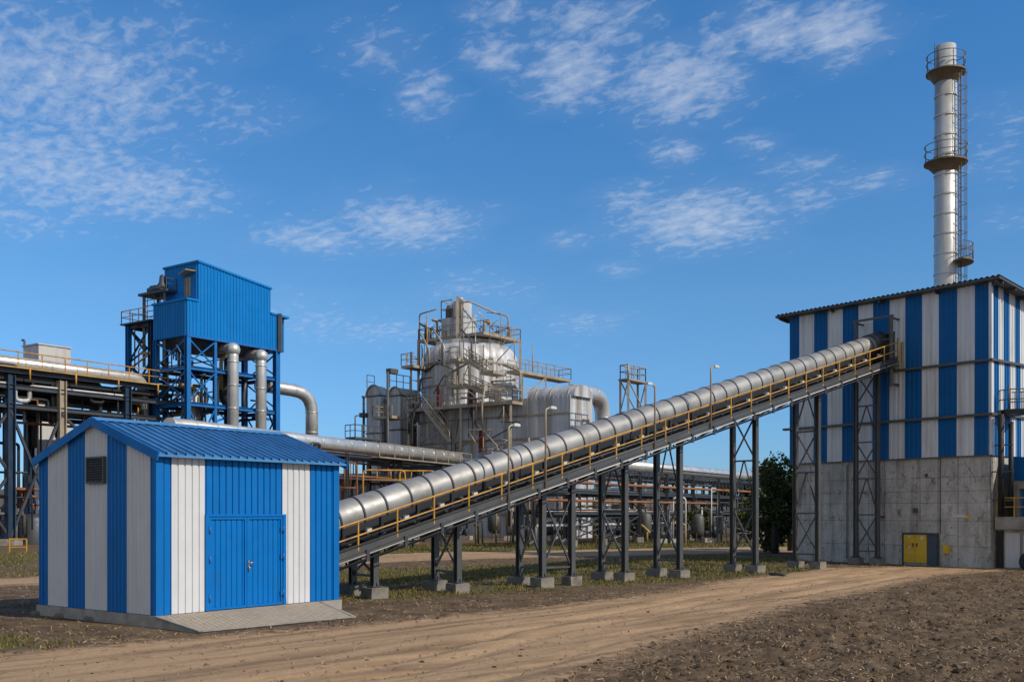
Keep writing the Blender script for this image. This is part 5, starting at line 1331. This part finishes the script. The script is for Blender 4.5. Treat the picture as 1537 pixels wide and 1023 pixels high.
for px, py0, Y, lab, mt in ((582, 558, 113, 'dark lamp mast in front of the round topped vessels', 'vent'), (546, 594, 118, 'thin dark pole at the left edge of the grey vessels', 'dark')):
    b = xy(px, Y); zt = H+(HZ-py0)/F*Y; r = thing('lamp_mast', b, lab, 'lamp post')
    m = MB(); m.tube([b, b+UP*zt], [.2, .14], 8); m.build('post', M[mt], r)
    m = MB()
    if px == 582: m.box(b+UP*(zt+.15)+GU*.7, (1.2,.7,.5), GA); m.tube([b+UP*zt, b+UP*zt+GU*.5], .1, 6)
    else: m.box(b+UP*(zt-2.2), (.9,.6,.5), GA); m.box(b+UP*(zt-.1), (.4,.3,.2), GA)
    m.build('lamp_head', M['vent'], r)
gb = xy(533, 110); r = thing('railed_gallery', gb, 'small dark railed gallery left of the grey vessels', 'platform')
zt = H+(HZ-655)/F*110; m = MB(); m.hexa([gb+UP*(zt-.2), gb+GU*4+UP*(zt-.2), gb+GU*4+GV*1.5+UP*(zt-.2), gb+GV*1.5+UP*(zt-.2), gb+UP*zt, gb+GU*4+UP*zt, gb+GU*4+GV*1.5+UP*zt, gb+GV*1.5+UP*zt]); dk = m.build('deck', M['vent'], r)
m = MB(); handrail(m, [gb+GV*1.5+UP*zt, gb+UP*zt, gb+GU*4+UP*zt], 1.3, .05, .9); m.run([gb+UP*zt, gb+UP*(zt+2.2), gb+UP*(zt+2.3)+GU*.5], .07, 6); m.build('handrail', M['vent'], dk)
for q in (.2, 3.6): m = MB(); m.beam(gb+GU*q, gb+GU*q+UP*(zt-.2), .25, .25); m.build('post', M['dark'], r)

# slim scaffold tower
C = xy(943, 100); sf = Face(C.x, C.y, GA); lf_ = Face(C.x, C.y, GA+math.pi/2); su, sv = sf.s(969), lf_.s(931)
zt = H+(HZ-570)/F*100
r = thing('scaffold_tower', C, 'slim weathered scaffold tower with railed top platform behind the conveyor', 'tower')
PT = lambda s, t, z: C+GU*s+GV*t+UP*z
for s, t in ((0,0),(su,0),(0,sv),(su,sv)): m = MB(); m.beam(PT(s,t,-.2), PT(s,t,zt+.0), .2, .2); m.build('post', M['rail'], r)
m = MB()
for A, B in ((PT(0,0,0),PT(su,0,0)), (PT(0,0,0),PT(0,sv,0)), (PT(su,0,0),PT(su,sv,0)), (PT(0,sv,0),PT(su,sv,0))):
    for i in range(5):
        a_, b_ = zt*i/5, zt*(i+1)/5
        if i % 2: m.beam(A+UP*a_, B+UP*b_, .1, .1)
        else: m.beam(B+UP*a_, A+UP*b_, .1, .1)
        m.beam(A+UP*b_, B+UP*b_, .1, .12)
m.build('bracing', M['rail'], r)
m = MB(); o = .15; m.hexa([PT(-o,-o,zt), PT(su+o,-o,zt), PT(su+o,sv+o,zt), PT(-o,sv+o,zt), PT(-o,-o,zt+.15), PT(su+o,-o,zt+.15), PT(su+o,sv+o,zt+.15), PT(-o,sv+o,zt+.15)]); dk = m.build('platform', M['rail'], r)
m = MB(); handrail(m, [PT(0,0,zt+.15), PT(su,0,zt+.15), PT(su,sv,zt+.15), PT(0,sv,zt+.15), PT(0,0,zt+.15)], 1.35, .055, 1.1); m.tube([PT(0,0,zt), PT(0,0,zt+1.6)], .11, 6); m.build('handrail', M['rail'], dk)

# ------------------------------------------------------------------ right hand rack
A3 = at(700, 690, 70); B3 = at(1200, 726, 124)
a3 = math.atan2(B3.y-A3.y, B3.x-A3.x)
A3 = at(950, 697, 86); B3 = at(1182, 722.5, 122); a3 = math.atan2(B3.y-A3.y, B3.x-A3.x); F3 = Face(A3.x, A3.y, a3)
zt3 = A3.z-.0
c3 = [F3.s(x) for x in (860, 905, 960, 1000, 1040, 1078, 1112, 1145, 1172)]
r3, P3 = rack('long low grey pipe rack with a silver pipe behind the right trestles', F3, c3, 3.4, (2.3, 3.9, zt3-.95), zt3-.55, [M['steel'], M['dark']], .30, .24, True, (3, 8))
pipe([P3(F3.s(880),1.0,zt3-.02), P3(F3.s(1200),1.0,zt3-.02)], .48, M['duct'], 'long silver pipe on the right rack running behind the tall trestles', None, 18, None, 'main_pipe', 2.0)
pipe([P3(c3[0]-4,-.25,zt3-1.75), P3(F3.s(1180),-.25,zt3-1.75)], .11, M['rust'], 'long rusty orange pipe along the right rack, upper one', None, 8)
pipe([P3(c3[0]-8,-.25,3.45), P3(F3.s(1075),-.25,3.45)], .10, M['rust'], 'long rusty orange pipe along the right rack, lower one', None, 8)
rack_pipes(P3, c3[0]-4, F3.s(1170), 3.4, (2.3, 3.9, zt3-1.6, zt3-1.1, 1.2), 'grey process pipe hung in the right pipe rack', 'pipes in the right rack', 48, 41, .04, .14, ('dark','steel','dark','alu','vent','rust','steel'), .6, .4)
# cross hangers and valves under the silver pipe: one rung part each would be tiny, so a cable ladder
m = MB(); s = c3[0]
while s < F3.s(1185): m.beam(P3(s,-.1,zt3-1.5), P3(s+.5,-.1,zt3-.75), .05, .05); m.beam(P3(s+.5,-.1,zt3-.75), P3(s+1.0,-.1,zt3-1.5), .05, .05); s += 1.0
m.build('lattice_girder', M['dark'], r3)

# ------------------------------------------------------------------ gear on the ground behind the conveyor
g = random.Random(77)
def vessel(p, r, h, mat, label, group):
    t = thing('small_vessel', p, label, 'vessel', group)
    m = MB(); m.lathe([(.01,.55),(r*.7,.62),(r,.95),(r,h-.35),(r*.7,h-.08),(.01,h)], p, 18); m.build('shell', M[mat], t)
    for i in range(3): q = p+V(math.cos(i*2.1)*r*.85, math.sin(i*2.1)*r*.85, 0); m = MB(); m.beam(q-UP*.2, q+UP*1.0, .1, .1); m.build('leg', M['dark'], t)
    m = MB(); m.run([p+UP*(h-.05), p+UP*(h+.4), p+UP*(h+.4)+V(r+.5,0,0), p+UP*.7+V(r+.5,0,0)], .06, 7); m.build('outlet_pipe', M['steel'], t)
def pump(p, a, label, group):
    t = thing('pump', p, label, 'pump', group); d = V(math.cos(a), math.sin(a), 0)
    m = MB(); m.box(p+UP*.15, (1.8,.8,.5), a); m.build('plinth', M['concrete'], t)
    m = MB(); m.tube([p+d*-.7+UP*.75, p+d*.1+UP*.75], .28, 12); m.build('motor', M['dark'], t)
    m = MB(); m.tube([p+d*.3+UP*.75, p+d*.6+UP*.75], .36, 14); m.run([p+d*.45+UP*.8, p+d*.45+UP*2.2, p+d*1.6+UP*2.2], .11, 8); m.build('casing', M['dark'], t)
for i in range(26):
    px = 515+i*25+g.uniform(-9, 9)
    if 640 < px < 655: continue
    Y = g.uniform(84, 100); p = xy(px, Y)
    k = i % 3
    if k == 0: vessel(p, g.uniform(.35, .65), g.uniform(1.9, 3.4), g.choice(('dark','steel','steel','vent')), 'small upright vessel among the pipes behind the conveyor', 'small vessels behind the conveyor')
    elif k == 1: pump(p, g.uniform(-.5, .8), 'pump set on a concrete plinth among the pipes behind the conveyor', 'pumps behind the conveyor')
    else:
        h = g.uniform(2.0, 4.2); w = g.uniform(.8, 2.4)
        pipe([p, p+UP*h, p+UP*h+V(w,0,0), p+V(w,0,0)], g.uniform(.07,.13), M[g.choice(('lamp','steel','alu','ochre','dark'))], 'upright pipe loop standing on the ground behind the conveyor', 'pipe loops behind the conveyor', 8, .35)
for i in range(64):
    px = 510+g.uniform(0, 660); Y = g.uniform(82, 104); p = xy(px, Y); h = g.uniform(1.4, 5.0)
    pts = [p, p+UP*h] if i % 3 else [p, p+UP*h*.6, p+UP*h*.6+V(g.uniform(-1.5,1.5),0,0), p+UP*h+V(g.uniform(-1.5,1.5),0,0)]
    pipe(pts, g.uniform(.035,.10), M[g.choice(('steel','dark','alu','vent','ochre','lamp','dark','rail'))], 'thin standpipe rising from the ground behind the conveyor', 'standpipes behind the conveyor', 7)
hp = xy(635, 76); hv_ = thing('hopper', hp, 'round bottomed dark hopper on legs behind the second trestle', 'hopper')
m = MB(); zz = H+(HZ-752)/F*76
m.lathe([(.01,zz-2.5),(.7,zz-2.3),(1.3,zz-1.7),(1.6,zz-.9),(1.6,zz),(.01,zz+.01)], hp, 24); m.build('bowl', M['dark'], hv_)
for i in range(4): q = hp+V(math.cos(i*1.571+.6)*1.55, math.sin(i*1.571+.6)*1.55, 0); m = MB(); m.beam(q-UP*.2, q+UP*zz, .16, .16); m.build('leg', M['dark'], hv_)
# dim process sheds closing the view behind the racks
def far_shed(px0, px1, py, Y, lab, mat, dep=8):
    A, B = xy(px0, Y), xy(px1, Y); zt = H+(HZ-py)/F*Y; w = (B-A).length
    r = thing('far_shed', A, lab, 'building'); m = MB(); clad(m, A, V(1,0,0), V(0,1,0), w, dep, -.2, zt, .8, .05); m.build('wall', M[mat], r)
    m = MB(); m.hexa([A+V(-.3,-.3,zt), A+V(w+.3,-.3,zt), A+V(w+.3,dep/2,zt+.9), A+V(-.3,dep/2,zt+.9), A+V(-.3,-.3,zt+.1), A+V(w+.3,-.3,zt+.1), A+V(w+.3,dep/2,zt+1), A+V(-.3,dep/2,zt+1)])
    m.hexa([A+V(-.3,dep/2,zt+.9), A+V(w+.3,dep/2,zt+.9), A+V(w+.3,dep+.3,zt), A+V(-.3,dep+.3,zt), A+V(-.3,dep/2,zt+1), A+V(w+.3,dep/2,zt+1), A+V(w+.3,dep+.3,zt+.1), A+V(-.3,dep+.3,zt+.1)]); m.build('roof', M['vent'], r)
    x = 1.2
    while x < w-2: 
        m = MB(); m.box(A+V(x+.6,-.07,zt*.55), (1.1,.08,zt*.4)); m.build('window', M['black'], r); x += 3.2
far_shed(500, 640, 722, 112, 'dim low process shed behind the racks just right of the striped shed', 'dark')
far_shed(660, 850, 706, 124, 'long dark shed wall under the boiler casing behind the pipes', 'dark')
far_shed(905, 1010, 742, 132, 'pale low shed seen through the right pipe rack', 'farwall')
far_shed(1030, 1150, 752, 150, 'faint pale shed farthest away behind the right rack', 'farwall')
far_shed(-10, 60, 742, 130, 'low grey shed seen under the left pipe rack', 'farwall')
for k in range(2):
    f = xy(20+k*30, 84); t = thing('tank', f, ('squat dark tank under the left rack, nearer the picture edge', 'squat dark tank under the left rack, nearer the shed')[k], 'tank')
    m = MB(); m.lathe([(1.2,0),(1.2,2.0),(.9,2.4),(.01,2.5)], f, 20); m.build('shell', M['dark'], t); m = MB(); m.run([f+UP*2.3, f+UP*3.2, f+UP*3.2+V(2,0,0)], .1, 7); m.build('outlet_pipe', M['rust'], t)
b = xy(14, 60); m = MB(); handrail(m, [b, b+V(.9,.2,0)], 1.0, .05, 1.0); tag(m.build('guard_rail', M['yellow'], None, b), 'short yellow guard rail on the grass bank at the left', 'railing')

# loose things on the ground
for k, (px, py, w) in enumerate(((62, 922, .45), (92, 926, .34), (136, 931, .38), (112, 924, .28), (40, 905, .3))):
    Y = 2.5*F/(py-HZ); p = xy(px, Y); p.z = gz(p.x, p.y); m = MB(); n_ = 9; rr = [w*.5*R.uniform(.75, 1.15) for _ in range(n_)]; a0 = R.uniform(0, 6)
    ring = lambda f, z: [p+V(math.cos(a0+i*2*math.pi/n_)*rr[i]*f, math.sin(a0+i*2*math.pi/n_)*rr[i]*f*.7, z) for i in range(n_)]
    lo, mi_, hi = ring(1, -.06), ring(1.02, .05), ring(.8, .10)
    for A, B in ((lo, mi_), (mi_, hi)):
        for i in range(n_): m.poly([A[i], A[(i+1) % n_], B[(i+1) % n_], B[i]])
    m.poly(hi); tag(m.build('flat_stone', M['footing'], None, p), 'flat grey stone lying in the shade beside the striped shed', 'stone', 'flat stones beside the shed')
Y = 2.5*F/(863-HZ); p = xy(1155, Y); q = xy(1178, Y-.6); p.z = gz(p.x, p.y)+.05; q.z = gz(q.x, q.y)+.05
m = MB(); m.tube([p, p.lerp(q, .5)+V(0,.1,.02), q], .06, 8); tag(m.build('pole', M['dark'], None, p), 'dark pole lying on the dirt road edge before the hall', 'pole')

# ------------------------------------------------------------------ trees
def leaves_mesh(name, pts, size, mat, parent=None, seed=1):
    gg = np.random.RandomState(seed); P = np.array(pts); n = len(P)
    a = gg.normal(size=(n,3)); a /= np.linalg.norm(a, axis=1)[:, None]; b = np.cross(a, gg.normal(size=(n,3))); b /= np.linalg.norm(b, axis=1)[:, None]
    s = (size*gg.uniform(.5, 1.3, n))[:, None]
    Vv = np.stack([P-a*s, P+b*s*.5, P+a*s, P-b*s*.5], 1).reshape(-1, 3)
    o0 = np.array(parent['_base']) if parent is not None else np.zeros(3)
    me = bpy.data.meshes.new(name); me.from_pydata((Vv-o0).tolist(), [], np.arange(n*4).reshape(-1,4).tolist()); me.materials.append(mat); me.update()
    o = bpy.data.objects.new(name, me); COL.objects.link(o)
    if parent is not None: o.parent = parent
    return o
def tree(b, h, spread, nl, label, seed, trunk=.22, low=.25, mat='leaf', size=.16, lean=0, group=None):
    gg = random.Random(seed); root = thing('tree', b, label, 'tree', group); m = MB(); tips = []
    tp = b+V(lean,0,h*.55)
    m.tube([b-UP*.2, b+V(lean*.3,0,h*.25), tp], [trunk, trunk*.8, trunk*.5], 8)
    for i in range(13):
        t = low+(.95-low)*i/12; q = b+V(lean*t,0,h*.55*min(1, t*1.3)); an = gg.uniform(0, 6.28); rr = spread*(.55+.5*math.sin(math.pi*min(1, t*1.05)))*gg.uniform(.5, 1.05)
        e = V(b.x+lean*t+math.cos(an)*rr, b.y+math.sin(an)*rr, b.z+h*(t*.85+.15*gg.uniform(.4, 1)))
        m.tube([q, q.lerp(e, .5)+UP*.15*h*.2, e], [trunk*.4, trunk*.25, .02], 5); tips.append((e, spread*gg.uniform(.28, .5))); tips.append((q.lerp(e, .6)+UP*.1, spread*gg.uniform(.22, .4)))
    m.build('trunk', M['bark'], root)
    pts = []
    for i in range(nl):
        c, r = gg.choice(tips); d = V(gg.gauss(0,1), gg.gauss(0,1), gg.gauss(0,.75)); d = d.normalized()*(r*gg.random()**.4); pts.append(tuple(c+d))
    leaves_mesh('crown', pts, size, M[mat], root, seed)
tree(xy(1163, 64.5), 6.1, 1.9, 5200, 'dark leafy tree beside the left edge of the striped hall', 1, .26, .18, 'leaf', .13)
tree(xy(1149, 67), 2.5, 1.5, 2200, 'low dark bush at the foot of the tree by the hall', 21, .08, .05, 'leaf', .13)
tree(xy(1186, 69), 6.6, 1.6, 3600, 'dark tree half hidden behind the hall concrete base', 2, .2, .2, 'leaf', .15)
tree(xy(1152, 100), 7.6, 1.3, 1500, 'slender tree top rising above the right pipe rack, nearest the hall', 3, .16, .5, 'leaf', .2)
tree(xy(1128, 112), 7.0, 1.4, 1300, 'small tree showing above the rack between trestle and hall', 4, .16, .5, 'leaf', .22)
tree(xy(1084, 122), 7.9, 1.5, 1300, 'sparse tree top above the right rack left of the lone tall trestle', 5, .16, .5, 'leaf2', .22)
tree(xy(1122, 88), 3.6, 1.6, 1700, 'olive bush under the right rack beside the lone tall trestle', 6, .1, .1, 'leaf2', .17)
tree(xy(1050, 92), 3.0, 1.5, 1500, 'low olive bush under the right rack between two trestles', 7, .1, .1, 'leaf2', .17)
tree(xy(970, 94), 2.6, 1.4, 1200, 'low bush under the right rack left of its centre', 8, .1, .1, 'leaf2', .17)
tree(xy(538, 58.5), 1.5, 1.3, 1500, 'rounded green shrub on the track edge behind the first trestle', 9, .06, .05, 'leaf2', .10)
gg = np.random.RandomState(12); pts = []
for i in range(30000):
    x = gg.uniform(-110, 90); hh = 3.5+3.0*math.sin(x*.13+1)+2.2*math.sin(x*.41)+1.4*math.sin(x*1.1); y = gg.uniform(160, 172); pts.append((x, y, gg.uniform(0, 1)**1.2*max(2.2, hh)))
o = leaves_mesh('far_woods', pts, .62, M['leaf'], None, 13); tag(o, 'dark far woodland behind the whole plant', None, None, 'stuff')
for o in SC.objects:
    if '_base' in o: del o['_base']
